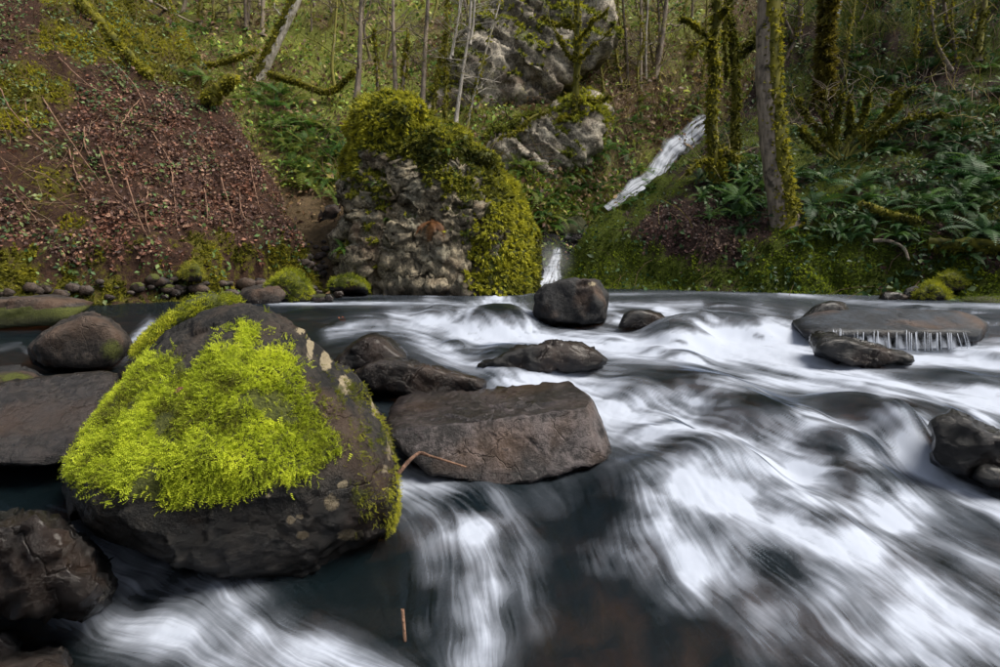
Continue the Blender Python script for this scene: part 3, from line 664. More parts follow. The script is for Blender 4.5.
# slab beside it
def slab_wet(px, py): return 1
sl = rock('angular_slab', 'angular grey-brown slab with cracked dry front, right of the big mossy boulder', [(384,418),(394,398),(450,386),(560,378),(588,398),(606,445),(604,462),(560,474),(500,486),(440,476),(398,446)], 3.75, .62, 'angular', 5, 6, sharp=70, amp=.020, ncut=3, wetline=.10, cat='rock', wetf=lambda px, py, P, n: ss(.80, .9, n[:, 2]) * .95 + .6 * ss(450, 420, px) * (py < 440),
          extra=[((0.06, -.86, .50), .17), ((-.08, -.06, .99), .13), ((.75, -.6, .3), .56)], ridge=1.0, lean=.6)
rock('moss_topped_rock', 'low rock with a yellow-green moss top peeking out behind the big boulder', [(128,372),(138,348),(160,326),(195,305),(236,300),(268,314),(270,360),(200,380)], 4.9, .55, 'wetrock', 8, 5, moss=lambda px, py, P, n: .9 * (py < 330) * (px < 236), ncut=2)
P1, N1 = surf_points('moss_topped_rock', 4500, lambda px, py, c, n, mo: (n[:, 1] < .5) * (n[:, 2] > -.1) * inpoly(px + 8 * fbm(c * 5, 3), py + 8 * fbm(c * 5 + 9, 3), [(130,345),(160,322),(195,300),(240,296),(240,312),(205,330),(165,340),(140,358)]))
_r = bpy.data.objects['moss_topped_rock']; moss_part('moss', P1, N1, 0.05, _r, _r.location, FEATHER3, .4, base=((.10, .12, .012), (.34, .37, .02), (.52, .50, .04)))
rock('round_rock', 'smooth rounded brown-grey rock with mossy right flank at the left edge pool', [(26,352),(44,331),(84,312),(108,317),(130,340),(124,362),(92,372),(48,368)], 5.9, .5, 'brownrock', 12, 5, sharp=9, ncut=8, amp=.03, wetline=.12, moss=lambda px, py, P, n: .8 * blob(px, py, 112, 350, 16, 14))
rock('flat_wet_slab', 'flat dark wet slab at the left edge beside the big boulder', [(-60,402),(30,379),(110,372),(120,379),(88,452),(64,464),(-60,462)], 3.95, .8, 'slab', 14, 5, sharp=24, ncut=6, amp=.02, wetall=.62, wetline=.2, extra=[((.02, -.45, .89), .20)])
rock('small_mossy_rock', 'small dark rock with green moss at the left edge above the flat slab', [(-40,374),(18,366),(46,378),(34,397),(-40,404)], 4.9, .4, 'wetrock', 15, 5, moss=lambda px, py, P, n: .8 * blob(px, py, 15, 378, 24, 8))
rock('long_flat_rock', 'long flat brown rock with a mossy front at far left waterline', [(-70,302),(50,296),(94,302),(66,324),(-70,330)], 8.2, .45, 'brownrock', 16, 5, sharp=22, ncut=8, amp=.02, moss=lambda px, py, P, n: .9 * (py > 308) * (n[:, 2] < .8))
rock('black_wet_rock', 'glossy black wet rock with rippled surface below the flat slab at left', [(-60,526),(45,520),(76,538),(112,592),(98,612),(40,612),(-60,606)], 2.45, .42, 'wetrock', 18, 6, wetall=1.0, amp=.06, freq=2.0, ncut=1)
rock('brown_corner_rock', 'wet reddish-brown rock in the bottom left corner', [(-40,668),(20,654),(62,648),(72,662),(58,700),(-40,700)], 2.05, .2, 'brownrock', 19, 5, wetall=1.0, amp=.05, freq=1.6)
rock('dark_corner_rock', 'small dark wet rock above the brown one in the bottom left corner', [(-30,640),(10,630),(22,645),(14,664),(-30,668)], 2.2, .14, 'wetrock', 20, 4, wetall=1.0)
rock('blocky_rock', 'blocky dark rock standing in midstream below the rock knoll', [(534,320),(537,297),(546,287),(576,281),(598,281),(606,300),(604,320),(570,326)], None, .5, 'wetrock', 30, 5, sharp=20, amp=.035, wetline=.12, lich=lambda px, py, P, n: .6 * blob(px, py, 592, 284, 8, 4))
rock('domed_rock', 'dark domed wet rock with a thin veil of water behind the big boulder', [(328,372),(345,348),(370,333),(386,336),(414,360),(408,378)], None, .42, 'wetrock', 31, 5, sharp=8, wetall=.9, amp=.03)
rock('low_brown_rock', 'low flat brown rock between the big boulder and the domed rock', [(352,376),(395,356),(450,371),(484,379),(482,392),(430,398),(366,392)], None, .34, 'brownrock', 32, 5, sharp=18, wetall=.75, amp=.04)
rock('midstream_rock', 'jagged dark rock with white trickles midstream behind the angular slab', [(470,368),(520,348),(576,341),(596,350),(607,362),(590,370),(530,374)], None, .36, 'wetrock', 33, 5, wetall=.9, amp=.06)
rock('small_dark_rock', 'small dark wet rock downstream right of the blocky rock', [(618,326),(624,314),(648,310),(664,315),(669,326),(650,330)], None, .32, 'wetrock', 34, 4, wetall=.9)
rock('black_wedge_rock', 'long black wedge-shaped rock below the trickling ledge', [(806,337),(826,332),(866,342),(916,355),(908,364),(850,366),(818,354)], None, .3, 'wetrock', 35, 5, sharp=18, wetall=.9, amp=.06)
rock('right_edge_rock', 'dark glossy rock at the right edge with water pouring over its left side', [(932,462),(936,424),(960,414),(990,428),(1030,446),(1030,478),(970,474)], None, .34, 'wetrock', 36, 5, wetall=.9, amp=.07)
rock('low_right_rock', 'low black rock at the right edge under the pouring water', [(966,476),(975,464),(1000,461),(1040,468),(1040,490),(985,486)], None, .22, 'wetrock', 37, 4, wetall=1.0)
rock('rounded_ledge_rock', 'small rounded dark rock at the left end of the trickling ledge', [(798,322),(812,309),(828,302),(845,304),(853,318),(830,326)], None, .35, 'wetrock', 38, 4, sharp=8, wetall=.9)
led = rock('ledge_slab', 'wide flat dark ledge slab with painted blue sky sheen and trickling fringe at right', [(796,322),(826,311),(900,309),(964,311),(984,322),(980,342),(900,342),(806,340)], 7.3, .62, 'sky_tint_rock', 39, 5, sharp=40, amp=.016, ncut=3, wetall=.25, chip=.6, lean=.8, extra=[((0, -.16, .98), .11)])
rock('cone_rock', 'pointed brown-grey rock leaning at the waterline beside the bright moss mound', [(238,304),(242,289),(274,284),(285,296),(276,308),(255,310)], 11.5, .5, 'brownrock', 40, 4, sharp=16, wetline=.1)
def mossy_rock(name, label, outline, Y, seed, n=900, size=.09, grp=None, base=((.06, .08, .008), (.24, .27, .015), (.42, .42, .03)), tmpl=FEATHER3):
    o = rock(name, label, outline, Y, None, 'wetrock', seed, 4, group=grp, moss=lambda px, py, P, n: .95 * (n[:, 2] > -.05), sharp=8, amp=.05)
    P1, N1 = surf_points(o.name, n, lambda px, py, c, n, mo: (n[:, 1] < .6) * (n[:, 2] > -.15) * 1.0)
    moss_part('moss', P1, N1, size, o, o.location, tmpl, .3, base=base); return o
mossy_rock('mossy_mound', 'bright green moss-covered rock mound at the left waterline', [(263,302),(270,284),(290,270),(306,280),(313,300),(290,308)], 11.8, 41, 1500)
mossy_rock('moss_cushion_rock', 'low bright moss cushion on a stone at the foot of the rock knoll', [(328,292),(334,281),(350,277),(366,283),(369,293)], 13.2, 42, 900)
mossy_rock('left_moss_rock', 'small mossy stone near the waterline under hanging brown stems', [(180,280),(184,266),(196,262),(203,270),(200,282)], 11.9, 43, 500, .08, base=((.06, .07, .01), (.18, .18, .02), (.32, .30, .03)))
mossy_rock('right_moss_rock', 'pointed yellow-green mossy rock at the right waterline', [(914,302),(922,288),(934,281),(950,296),(953,303)], 12.3, 44, 900, base=((.05, .06, .006), (.17, .19, .012), (.30, .30, .02)))
mossy_rock('upper_moss_rock', 'rounded mossy rock just above the pointed one at the right bank', [(936,290),(940,277),(956,272),(966,280),(964,291)], 12.8, 45, 600, base=((.05, .06, .006), (.15, .17, .012), (.26, .27, .02)))
mossy_rock('edge_moss_rock', 'small upright mossy stone on the bank near the right edge', [(968,290),(972,276),(980,272),(987,280),(987,291)], 12.9, 46, 400, base=((.05, .06, .006), (.15, .17, .012), (.26, .27, .02)))
mossy_rock('flat_moss_rock', 'flat low moss-covered rock at the right edge waterline', [(952,303),(960,297),(1000,295),(1040,297),(1040,304),(990,307)], 12.0, 47, 600, .06, base=((.03, .05, .006), (.09, .13, .012), (.16, .20, .02)))
rock('blue_grey_stone', 'blue-grey bare stone beside the pointed mossy rock on the right bank', [(902,300),(906,289),(916,286),(923,292),(922,301)], 12.5, .25, 'wetrock', 48, 4)
rock('rusty_stone', 'flat rust-brown stone at the right bank waterline', [(878,300),(884,292),(898,292),(908,297),(906,301)], 12.3, .3, 'brownrock', 49, 4, wetall=.6)
# stones along the left waterline and beside the path
for i in range(70):
    px = rng.uniform(0, 345) if i % 3 else rng.uniform(100, 345); s = 3.2 + 8 * rng.random() ** 2; py = rng.uniform(279, 299) if px > 90 else rng.uniform(284, 296); g = cast(px, py + s * .5, 'l'); Ys_ = min(g[1], float(ground(px, max(py + s * .5, 292.))[1])) - .05
    k = [(math.cos(a) * s * rng.uniform(.8, 1.1), math.sin(a) * s * .58 * rng.uniform(.6, 1.15)) for a in np.linspace(0, 2 * math.pi, 7)[:-1]]
    rock('shore_stone', ('small moss-topped stone' if i % 4 == 0 else ['small black stone', 'small brown stone', 'small grey stone'][i % 3]) + ' in the row lining the waterline below the left bank', [(px + a, py + b) for a, b in k], Ys_, None, ['wetrock', 'brownrock', 'slab'][i % 3], 100 + i, 3, group='stones along the left waterline', sharp=[10, 30, 40][i % 3], amp=.07, ncut=5,
         moss=(lambda px, py, P, n: .8 * (n[:, 2] > .2)) if i % 4 == 0 else None)
for i in range(36):
    t = rng.random(); px = 305 + 40 * t + rng.normal() * 6; py = 240 + 45 * rng.random(); s = rng.uniform(2.5, 6.5); g = cast(px, py, 'lb')
    k = [(math.cos(a) * s * rng.uniform(.8, 1.1), math.sin(a) * s * .65 * rng.uniform(.8, 1.1)) for a in np.linspace(0, 2 * math.pi, 7)[:-1]]
    rock('path_stone', 'one of the grey stones scattered on the bare earth left of the rock knoll', [(px + a, py + b) for a, b in k], g[1], None, ['slab', 'wetrock'][i % 2], 200 + i, 3, sharp=24, group='stones on the earth beside the knoll', amp=.05, wetline=.01)
rock('path_boulder', 'blue-grey angular stone at the head of the earth gully left of the knoll', [(318,222),(322,208),(336,204),(341,210),(336,219)], float(cast(330, 216, 'lb')[1]), .35, 'slab', 60, 4, wetline=.01, sharp=18)

# ------------------------------------------------------------------ rock knoll and cliff
KN = [(338,300),(339,240),(341,180),(345,130),(366,100),(402,95),(440,126),(482,160),(515,186),(529,215),(535,262),(536,300)]
def kn_moss(px, py, P, n):
    m = 0.06 + .8 * fbm(P * 1.1 + 4, 4) + .5 * fbm(P * 3 + 14, 3) + 0.9 * ss(0, 90, (px - 455) + (py - 200) * .25) * (1 - .25 * ss(515, 535, px)) + 0.9 * (1 - ss(10, 105, py - 100 - 0.35 * np.maximum(px - 400, 0)))
    return m + 0.2 * n[:, 2]
kn = empty('rock_knoll', at(437, 292, 15.2), 'big mossy rock knoll rising from the stream, bare rugged face at left', 'rock outcrop')
korg = np.array(kn.location)
c_, V_, F_ = rock_shape(KN, 15.2, 2.0, 77, 7, sharp=9, amp=.05, ncut=0, extra=[((-.25, -.96, .1), 1.7), ((.5, -.82, .25), 1.75)])
nr_ = vnormals(V_, F_); px_, py_ = proj(V_ + c_); mo_ = np.clip(kn_moss(px_, py_, V_ + c_, nr_), 0, 1)
w_ = V_ * np.array([1, 1, 1.5]) + .25 * xyz(fbm(V_ * 1.5, 2), fbm(V_ * 1.5 + 9, 2), fbm(V_ * 1.5 + 20, 2))
rough_ = 0.35 * fbm(w_ * .7, 3) + 0.14 * fbm(w_ * 1.9 + 3, 3, mode='ridge') + 0.15 * fbm(w_ * 4.5 + 3, 3, mode='billow') + .09 * chips(w_ @ np.array([[.9, 0, .44], [0, 1, 0], [-.44, 0, .9]]) * np.array([1.6, 1.2, .9]), 1.2, .4) + .06 * chips(w_ * np.array([3.2, 2.6, 1.2]) + 5, 1.3, .25) + .07 * fbm(w_ * 5, 3, mode='ridge')
V_ = V_ + nr_ * (rough_ * (1 - .35 * ss(.35, .7, mo_)) + mo_ * 0.22 * fbm(V_ * 2.2 + 8, 3, mode='billow'))[:, None]; nr_ = vnormals(V_, F_)
o = mk('stone', V_ + c_ - korg, [F_], M['knoll'], kn, {'wet': np.clip(1.1 - (V_ + c_)[:, 2] / .35, 0, 1), 'moss': mo_, 'lich': np.clip(.35 + .5 * fbm(V_ * 1.5 + 5, 3), 0, .5)})
ROCKS['knoll'] = (V_ + c_, F_, nr_, mo_)
P1, N1 = surf_points('knoll', 24000, lambda px, py, c, n, mo: ss(.32, .62, mo) * (n[:, 1] < .4))
moss_part('moss_cover', P1, N1, .13, kn, korg, TUFT, .6, base=((.06, .065, .01), (.23, .23, .024), (.42, .40, .03)), nscale=1.6, lift=.08)
P1, N1 = surf_points('knoll', 6000, lambda px, py, c, n, mo: ss(.15, .5, mo) * (n[:, 1] < .4) * (fbm(c * 1.5 + 50, 3) > .0))
moss_part('leafy_growth', P1, N1, .11, kn, korg, FEATHER3, .2, base=((.02, .045, .01), (.06, .11, .02), (.12, .16, .03)), nscale=1.6, lift=.05)
def cliff(label, outline, pull, seed, dep):
    outline = [(x - 42, y + 12) for x, y in outline]
    Yc = float(cast(sum(p[0] for p in outline) / len(outline), sum(p[1] for p in outline) / len(outline), 'b')[1]) + pull
    c_, V_, F_ = rock_shape(outline, Yc, dep, seed, 6, sharp=12, amp=.04, ncut=6, extra=[((-.1, -.9, .42), dep * .7)])
    nr_ = vnormals(V_, F_); w_ = V_ @ np.array([[.8, 0, .6], [0, 1, 0], [-.6, 0, .8]]) * np.array([.6, 1, 1.5])
    V_ = V_ + nr_ * (0.25 * fbm(w_ * .45 + 2, 4) + .12 * fbm(w_ * 1.3, 4, mode='ridge') + .06 * fbm(w_ * 3.5, 3) + .35 * chips(w_ * np.array([.4, .5, 1.2]) * .8) + .18 * chips(w_ * np.array([.6, .7, 1.5]) * 1.8 + 4) + .08 * chips(w_ * 4))[:, None]; nr_ = vnormals(V_, F_)
    o = mk('grey_cliff', V_, [F_], M['cliff'], None, {'wet': np.zeros(len(V_)), 'moss': np.clip(.30 + .8 * fbm(V_ * .7, 4) + .35 * nr_[:, 2], 0, 1), 'lich': np.clip(.2 + .6 * fbm(V_ * .8 + 5, 3), 0, 1)}, loc=c_)
    tag(o, label, 'cliff', 'grey cliffs behind the knoll'); ROCKS[o.name] = (V_ + c_, F_, nr_, np.clip(.30 + .8 * fbm(V_ * .7, 4) + .35 * nr_[:, 2], 0, 1))
    P1, N1 = surf_points(o.name, 3500, lambda px, py, c, n, mo: ss(.4, .65, mo) * (n[:, 1] < .4)); moss_part('moss', P1, N1, .20, o, c_, TUFT, .6, base=((.05, .06, .01), (.18, .20, .025), (.34, .34, .03)), nscale=.9, lift=.1)
cliff('large pale grey lichen-spotted cliff face on the hillside behind the knoll', [(446,150),(458,98),(482,56),(516,18),(545,-40),(600,-70),(650,-30),(650,40),(622,76),(575,100),(525,124),(480,152)], .5, 91, 2.8)
cliff('lower grey rock shelf under the dark crack of the big cliff', [(484,160),(530,130),(580,106),(628,82),(652,98),(640,140),(600,164),(550,172),(505,170)], 1.2, 92, 2.0)

rock('slot_rock', 'dark wet rock face closing the slot behind the small waterfall', [(536,270),(538,240),(548,222),(576,216),(594,236),(590,288),(560,292)], 19.6, .9, 'wetrock', 95, 5, wetall=.8, amp=.06, moss=lambda px, py, P, n: 1.2 * ss(240, 225, py))
rock('slot_buttress', 'dark rock buttress on the left side of the small waterfall in the slot', [(520,296),(522,250),(530,228),(539,240),(541,270),(538,296)], 17.6, .7, 'wetrock', 96, 5, wetall=.8, amp=.05, moss=lambda px, py, P, n: 1.2 * ss(262, 245, py))
# ------------------------------------------------------------------ falls
fm_, ft_, fb_, fo_ = nodes('falling_water'); ft_.nodes.remove(fb_)
_a = attr(ft_, 'foam').outputs['Fac']; _t = N(ft_, 'BsdfTransparent'); _d = N(ft_, 'BsdfDiffuse'); _d.inputs[0].default_value = (.42, .45, .51, 1); _m = N(ft_, 'MixShader')
L(ft_, ramp(ft_, _a, [(0.1, (0, 0, 0)), (0.55, (.6, .6, .6)), (0.9, (1, 1, 1))]).outputs[0], _m.inputs[0]); L(ft_, _t.outputs[0], _m.inputs[1]); L(ft_, _d.outputs[0], _m.inputs[2]); L(ft_, _m.outputs[0], fo_.inputs[0]); M['falls'] = fm_
def fall(name, label, pts, mat, n=70, m=40, seed=3, bulge=.12, streak=1.0):
    """sheet of white water: pts = [(point, half-width vector)]"""
    c = spline([p for p, _ in pts], n); hw = spline([h for _, h in pts], n)
    s = np.linspace(-1, 1, m); V = c[:, None] + hw[:, None] * s[None, :, None]
    nz = fbm(xyz(s[None] * 6 + 1.2 * fbm(xyz(s[None], np.linspace(0, 9, n)[:, None], 4.), 3), np.linspace(0, 4, n)[:, None] * streak, seed), 5); edge = 1 - np.abs(s)[None] ** 3
    rag = 0.25 * fbm(xyz(np.sign(s)[None] * 3 + 0 * c[:, :1], np.linspace(0, 14, n)[:, None], seed), 3)
    V = V + hw[:, None] * (s[None] * rag)[..., None]
    wl = np.linalg.norm(hw, axis=1)[:, None]
    V[..., 1] -= bulge * wl * edge + 0.22 * nz * wl + .6 * wl * fbm(xyz(.6 * s[None], np.linspace(0, 9, n)[:, None], seed + 9.), 3); V[..., 2] += 0.25 * edge * wl * .4
    wob = .35 * fbm(xyz(np.sign(s)[None] * 2 + 0 * c[:, :1], np.linspace(0, 6, n)[:, None], seed + 3.), 3); foam = np.clip((.80 + 1.4 * nz) * ss(1.0, .15, np.abs(s)[None] + wob), 0, .92)
    o = mk(name, V.reshape(-1, 3), [grid_faces(n, m)], mat, attrs={'foam': np.clip(foam, 0, 1.1).ravel(), 'streak': (.5 + .3 * nz).ravel()}); tag(o, label, 'waterfall'); return o
WF = [(716,117,5,5),(700,129,6,7),(687,140,7,7),(673,149,6,7),(664,162,6,6),(655,177,6,6),(638,188,6,6),(622,199,4,4),(606,209,2,2)]
wy = np.array([cast(a[0] + dx, a[1] + dy, 'b')[1] for a in WF for dx, dy in ((0, 0), (a[2], a[3]), (-a[2], -a[3]))]); wt = np.repeat(np.arange(len(WF)), 3)
cf = np.polyfit(wt, wy, 1); off = (np.polyval(cf, wt) - wy).max() + .15
fp = []
for k, (px, py, hx, hy) in enumerate(WF):
    Y = np.polyval(cf, k) - off; fp.append((at(px, py, Y), at(px + 1.6 * hx, py + 1.6 * hy, Y) - at(px, py, Y)))
fall('upper_waterfall', 'white waterfall sliding down a mossy gully behind the right bank', fp, M['falls'])
fp = [(at(px, py, Y), at(px + hx, py, Y) - at(px, py, Y)) for px, py, hx, Y in [(558,248,5,18.4),(556,256,7,18.2),(553,266,10,17.8),(550,278,14,17.2),(546,291,22,16.3)]]
fall('lower_waterfall', 'small white waterfall in the dark slot right of the rock knoll', fp, M['falls'], bulge=.3)
fp = [(at(px, py, Y), at(px + 4, py, Y) - at(px, py, Y)) for px, py, Y in [(845,-40,23),(842,-12,22.6),(838,8,22.4),(836,20,22.3)]]
fall('distant_waterfall', 'thin white sliver of water at the top edge beside a mossy trunk', fp, M['falls'])
mm, t_, b_, o_ = nodes('mist'); t_.nodes.remove(b_); pv = N(t_, 'VolumePrincipled', Density=.55); pv.inputs['Color'].default_value = (.9, .93, .97, 1); tq = N(t_, 'TexCoord'); gq = N(t_, 'TexGradient', gradient_type='SPHERICAL'); L(t_, tq.outputs['Object'], gq.inputs[0]); nq = N(t_, 'TexNoise', Scale=2.2, Detail=3.0); L(t_, tq.outputs['Object'], nq.inputs['Vector']); L(t_, math_(t_, 'MULTIPLY', math_(t_, 'MULTIPLY', gq.outputs['Fac'], gq.outputs['Fac']), math_(t_, 'MULTIPLY', nq.outputs[0], 1.6)), pv.inputs['Density']); L(t_, pv.outputs[0], o_.inputs['Volume'])
D_, F_ = ico(3); mo = mk('mist', D_ * .98, [F_], mm, loc=at(551, 262, 17.6)); mo.scale = (.9, .8, 1.0); tag(mo, 'pale spray hanging over the small waterfall in the slot', 'mist', None, 'stuff')
fr = empty('water_fringe', at(905, 350, 6.6), 'fringe of thin white water strands falling from the flat ledge', 'water')
for i in range(34):
    px = 832 + 146 * rng.random(); k = (px - 836) / 140; top = 332 + 3 * k + rng.normal() * .6; bot = 347 + 10 * k ** .8 + rng.normal() * 2.5; Y = 6.66 - .04 * k
    lean = rng.uniform(0, 2.5) + (5 * k if k > .85 else 0)
    p = spline([at(px, top - 2, Y + .12), at(px + .3, top, Y), at(px + lean * .5, (top + bot) / 2, Y - .07), at(px + lean, bot + 3, Y - .1)], 9)
    V, F = tube(p, np.linspace(.003, rng.uniform(.004, .013), 9), 5); q, t = fixq(F)
    mk('strand', V - np.array(fr.location), [q, t], M['falls'], fr, {'foam': np.full(len(V), rng.uniform(.15, .75)), 'streak': np.full(len(V), .5)})
cs = np.linspace(0, 1, 90); rs = np.linspace(0, 1, 12); CS, RS = np.meshgrid(cs, rs)
V = np.stack([at(832 + 146 * a + 1.5 * b, 332 + 3 * a + b * (17 + 9 * a), 6.70 - .04 * a - .05 * b) for a, b in zip(CS.ravel(), RS.ravel())])
nz = fbm(xyz(CS * 34, RS * .8, 2.), 4); mk('thin_sheet', V - np.array(fr.location), [grid_faces(12, 90)], M['falls'], fr, {'foam': (np.clip(.34 + 1.3 * nz + .25 * RS, 0, .85) * (.15 + .85 * ss(0, .5, RS))).ravel(), 'streak': np.full(len(V), .5)})

# ------------------------------------------------------------------ ferns
def frond_mesh(name, arch, npin, wide, mat, seed, curl=.1):
    r = np.random.default_rng(seed); g = Geo(); t = np.linspace(0, 1, npin + 1)
    X = t * (1 - .12 * arch * t); Zc = arch * (t * .9 - 1.35 * t ** 2); Yc = curl * t ** 2
    path = xyz(X, Yc, Zc); T = np.gradient(path, axis=0); T /= np.linalg.norm(T, axis=1)[:, None]
    S = np.cross(np.array([0, 0, 1.0]), T); S /= np.linalg.norm(S, axis=1)[:, None]; U = np.cross(T, S)
    for k in range(1, npin + 1):
        l = wide * math.sin(math.pi * min(1, (t[k] * .93 + .07)) ** .75) + .012; wq = .30 / npin
        for s in (-1, 1):
            d = S[k] * s + T[k] * .30 - U[k] * (.12 + .1 * r.random()); d /= np.linalg.norm(d); l2 = l * r.uniform(.82, 1.1)
            a, b = path[k] - T[k] * wq, path[k] + T[k] * wq
            tip = path[k] + d * l2; m1 = path[k] + d * l2 * .5 - T[k] * wq * .9; m2 = path[k] + d * l2 * .5 + T[k] * wq * .9
            g.add([a, m1, m2, b], [(0, 1, 2, 3)] if s > 0 else [(3, 2, 1, 0)]); g.add([m1, tip, m2], [(0, 1, 2)])
    add_tube(g, path, np.linspace(.010, .003, len(path)), 3)
    V = np.concatenate(g.V); me = mk(name, V, [np.concatenate(g.F3), np.concatenate(g.F4)], M[mat], smooth=False)
    d = me.data; bpy.data.objects.remove(me); return d
FR = {}
for mt in ('fern', 'fern_lit', 'fern_dark', 'fern_dead'):
    FR[mt] = [frond_mesh('frond', a, n, wd, mt, i, cu) for i, (a, n, wd, cu) in enumerate([(.55, 19, .17, .1), (.8, 18, .18, -.12), (.35, 20, .16, .06)])]
def fern(P, size, mt, label, group, nf=10, down=None, cat='fern', lo=0.1, hi=.75):
    e = empty('sword_fern', P, label, cat, group)
    a0 = rng.uniform(0, 6.28)
    for k in range(nf):
        o = bpy.data.objects.new('frond', FR[mt][rng.integers(3)]); C.objects.link(o); o.parent = e
        a = a0 + k * 6.283 / nf + rng.normal() * .25; tl = rng.uniform(lo, hi)
        if down is not None:                                          # fronds on a slope lean out over it
            off = math.cos(a - down); tl = tl - .45 * off
        s = size * rng.uniform(.7, 1.15); o.scale = (s, s, s); o.rotation_euler = (rng.normal() * .25, -tl, a)
    return e
def fern_field(n, poly, which, size, mats, label, group, down, nf=10, minsep=7):
    xs = [p[0] for p in poly]; ys = [p[1] for p in poly]; got = []; tries = 0
    while len(got) < n and tries < n * 30:
        tries += 1; px, py = rng.uniform(min(xs), max(xs)), rng.uniform(min(ys), max(ys))
        if not inpoly(np.array([px]), np.array([py]), poly)[0] or any(abs(px - a) + abs(py - b) < minsep for a, b in got): continue
        got.append((px, py)); P = cast(px, py, which); sz = rng.uniform(*size); mt = mats[rng.integers(len(mats))]
        fx = (px - min(xs)) / (max(xs) - min(xs)); fy = (py - min(ys)) / (max(ys) - min(ys)); q = (sz - size[0]) / (size[1] - size[0])
        lab = ['small', 'medium', 'large'][min(2, int(q * 3))] + ' ' + {'fern': 'green', 'fern_lit': 'light green', 'fern_dark': 'dark green'}[mt] + ' fern ' + label + ', ' + ['upper', 'middle', 'lower'][min(2, int(fy * 3))] + ' ' + ['left', 'centre', 'right'][min(2, int(fx * 3))]
        fern(P + np.array([0, 0, .03]), sz, mt, lab, group, nf, down)
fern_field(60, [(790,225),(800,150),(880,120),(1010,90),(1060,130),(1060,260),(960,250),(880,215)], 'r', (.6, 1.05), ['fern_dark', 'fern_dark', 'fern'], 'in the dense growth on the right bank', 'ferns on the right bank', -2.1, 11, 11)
fern_field(26, [(780,232),(830,215),(900,222),(1010,235),(1010,262),(900,250),(800,250)], 'r', (.35, .7), ['fern_dark', 'fern'], 'along the lip of the mossy right bank', 'ferns along the right bank lip', -2.1, 9, 9)
fern_field(22, [(600,190),(640,165),(690,150),(700,160),(650,195),(615,215)], 'r', (.35, .65), ['fern', 'fern_lit'], 'on the mossy edge below the waterfall', 'ferns below the waterfall', -2.1, 8, 6)
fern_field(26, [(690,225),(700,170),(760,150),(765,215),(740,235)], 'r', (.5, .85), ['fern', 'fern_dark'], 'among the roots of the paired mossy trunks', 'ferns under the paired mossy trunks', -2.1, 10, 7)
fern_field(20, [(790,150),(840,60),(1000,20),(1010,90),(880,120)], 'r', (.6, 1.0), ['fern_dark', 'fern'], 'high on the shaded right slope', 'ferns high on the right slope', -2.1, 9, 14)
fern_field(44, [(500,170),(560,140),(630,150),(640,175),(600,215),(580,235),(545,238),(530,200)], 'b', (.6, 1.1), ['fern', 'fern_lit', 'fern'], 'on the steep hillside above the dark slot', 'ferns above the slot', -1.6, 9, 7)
fern_field(24, [(590,150),(600,110),(700,90),(700,120),(640,150)], 'b', (.6, 1.0), ['fern', 'fern_lit'], 'on the brushy hillside left of the waterfall', 'ferns left of the waterfall', -1.6, 8, 9)
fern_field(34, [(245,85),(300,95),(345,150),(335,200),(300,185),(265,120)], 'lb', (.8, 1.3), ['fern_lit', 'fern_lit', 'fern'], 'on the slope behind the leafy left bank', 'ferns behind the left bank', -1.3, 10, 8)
fern_field(16, [(150,20),(230,30),(260,110),(210,110)], 'lb', (.45, .8), ['fern_lit', 'fern'], 'near the left bank crest by the mossy log', 'ferns at the left bank crest', -1.0, 9, 9)
P1, N1 = surf_points('knoll', 26, lambda px, py, c, n, mo: (n[:, 1] < .2) * (mo > .3) * (py < 260))
for i in range(26): fern(P1[i], rng.uniform(.22, .5), ['fern', 'fern_lit', 'fern'][i % 3], 'small fern rooted in the moss of the rock knoll', 'ferns on the rock knoll', 8, -1.6)
fern(at(432, 222, 13.3), .62, 'fern_dead', 'drooping fern with rust-brown fronds hanging on the knoll face', None, 12, -1.6, lo=-.9, hi=.0)
for lab, px, py, s, mt in [('large dark fern arching over the bank near the right edge', 975, 190, 1.25, 'fern_dark'), ('broad fern at the base of the thick grey trunk, left side', 738, 205, 1.0, 'fern'), ('pale fern hanging under the bank edge right of the thick trunk', 838, 238, .5, 'fern')]:
    fern(cast(px, py, 'r') + np.array([0, -.1, .1]), s, mt, lab, None, 13, -2.0)

# ------------------------------------------------------------------ leaf litter, ground cover, brush (stuff)
LEAF = (np.array([(0, 0, 0), (.45, -.32, .10), (.55, 0, -.02), (.45, .32, .12), (1, 0, .14), (.8, -.2, .16), (.8, .2, .14)]), np.array([(0, 1, 2), (0, 2, 3), (1, 5, 2), (2, 6, 3), (2, 4, 6)]))
LEAF2 = (np.array([(0, 0, 0), (.5, -.28, .08), (1, 0, -.08), (.5, .28, .08), (.5, 0, 0)]), np.array([(0, 1, 4), (0, 4, 3), (1, 2, 4), (4, 2, 3)]))
def leaves(name, P, Nn, size, cols, tmpl=LEAF2, flat=.6, lift=.03, down=0.0, kind='stuff', mat='leaf', patch=.7):
    n = len(P); D = Nn + (1 - flat) * 1.2 * rng.normal(size=(n, 3)); D /= np.linalg.norm(D, axis=1)[:, None]
    roll = rng.normal(size=(n, 3)); roll[:, 2] -= down
    Fr = frames(D, np.cross(roll, D)); V, F = stamp(tmpl[0] * np.array([1, 1, 1]), tmpl[1], P + Nn * (lift * rng.random((n, 1))), Fr, size * np.clip(np.exp(rng.normal(-.12, .36, n)), .3, 1.55))
    cols = np.array(cols); pat = np.clip(.5 + fbm(P * patch, 3) * 1.1 + rng.normal(0, .22, n), 0, .999); c = cols[(pat * len(cols)).astype(int)] * rng.uniform(.6, 1.3, (n, 1))
    o = mk(name, V, [F], M[mat], None, {'Col': np.repeat(c, len(tmpl[0]), 0)}, smooth=False)
    o['kind'] = kind; return o
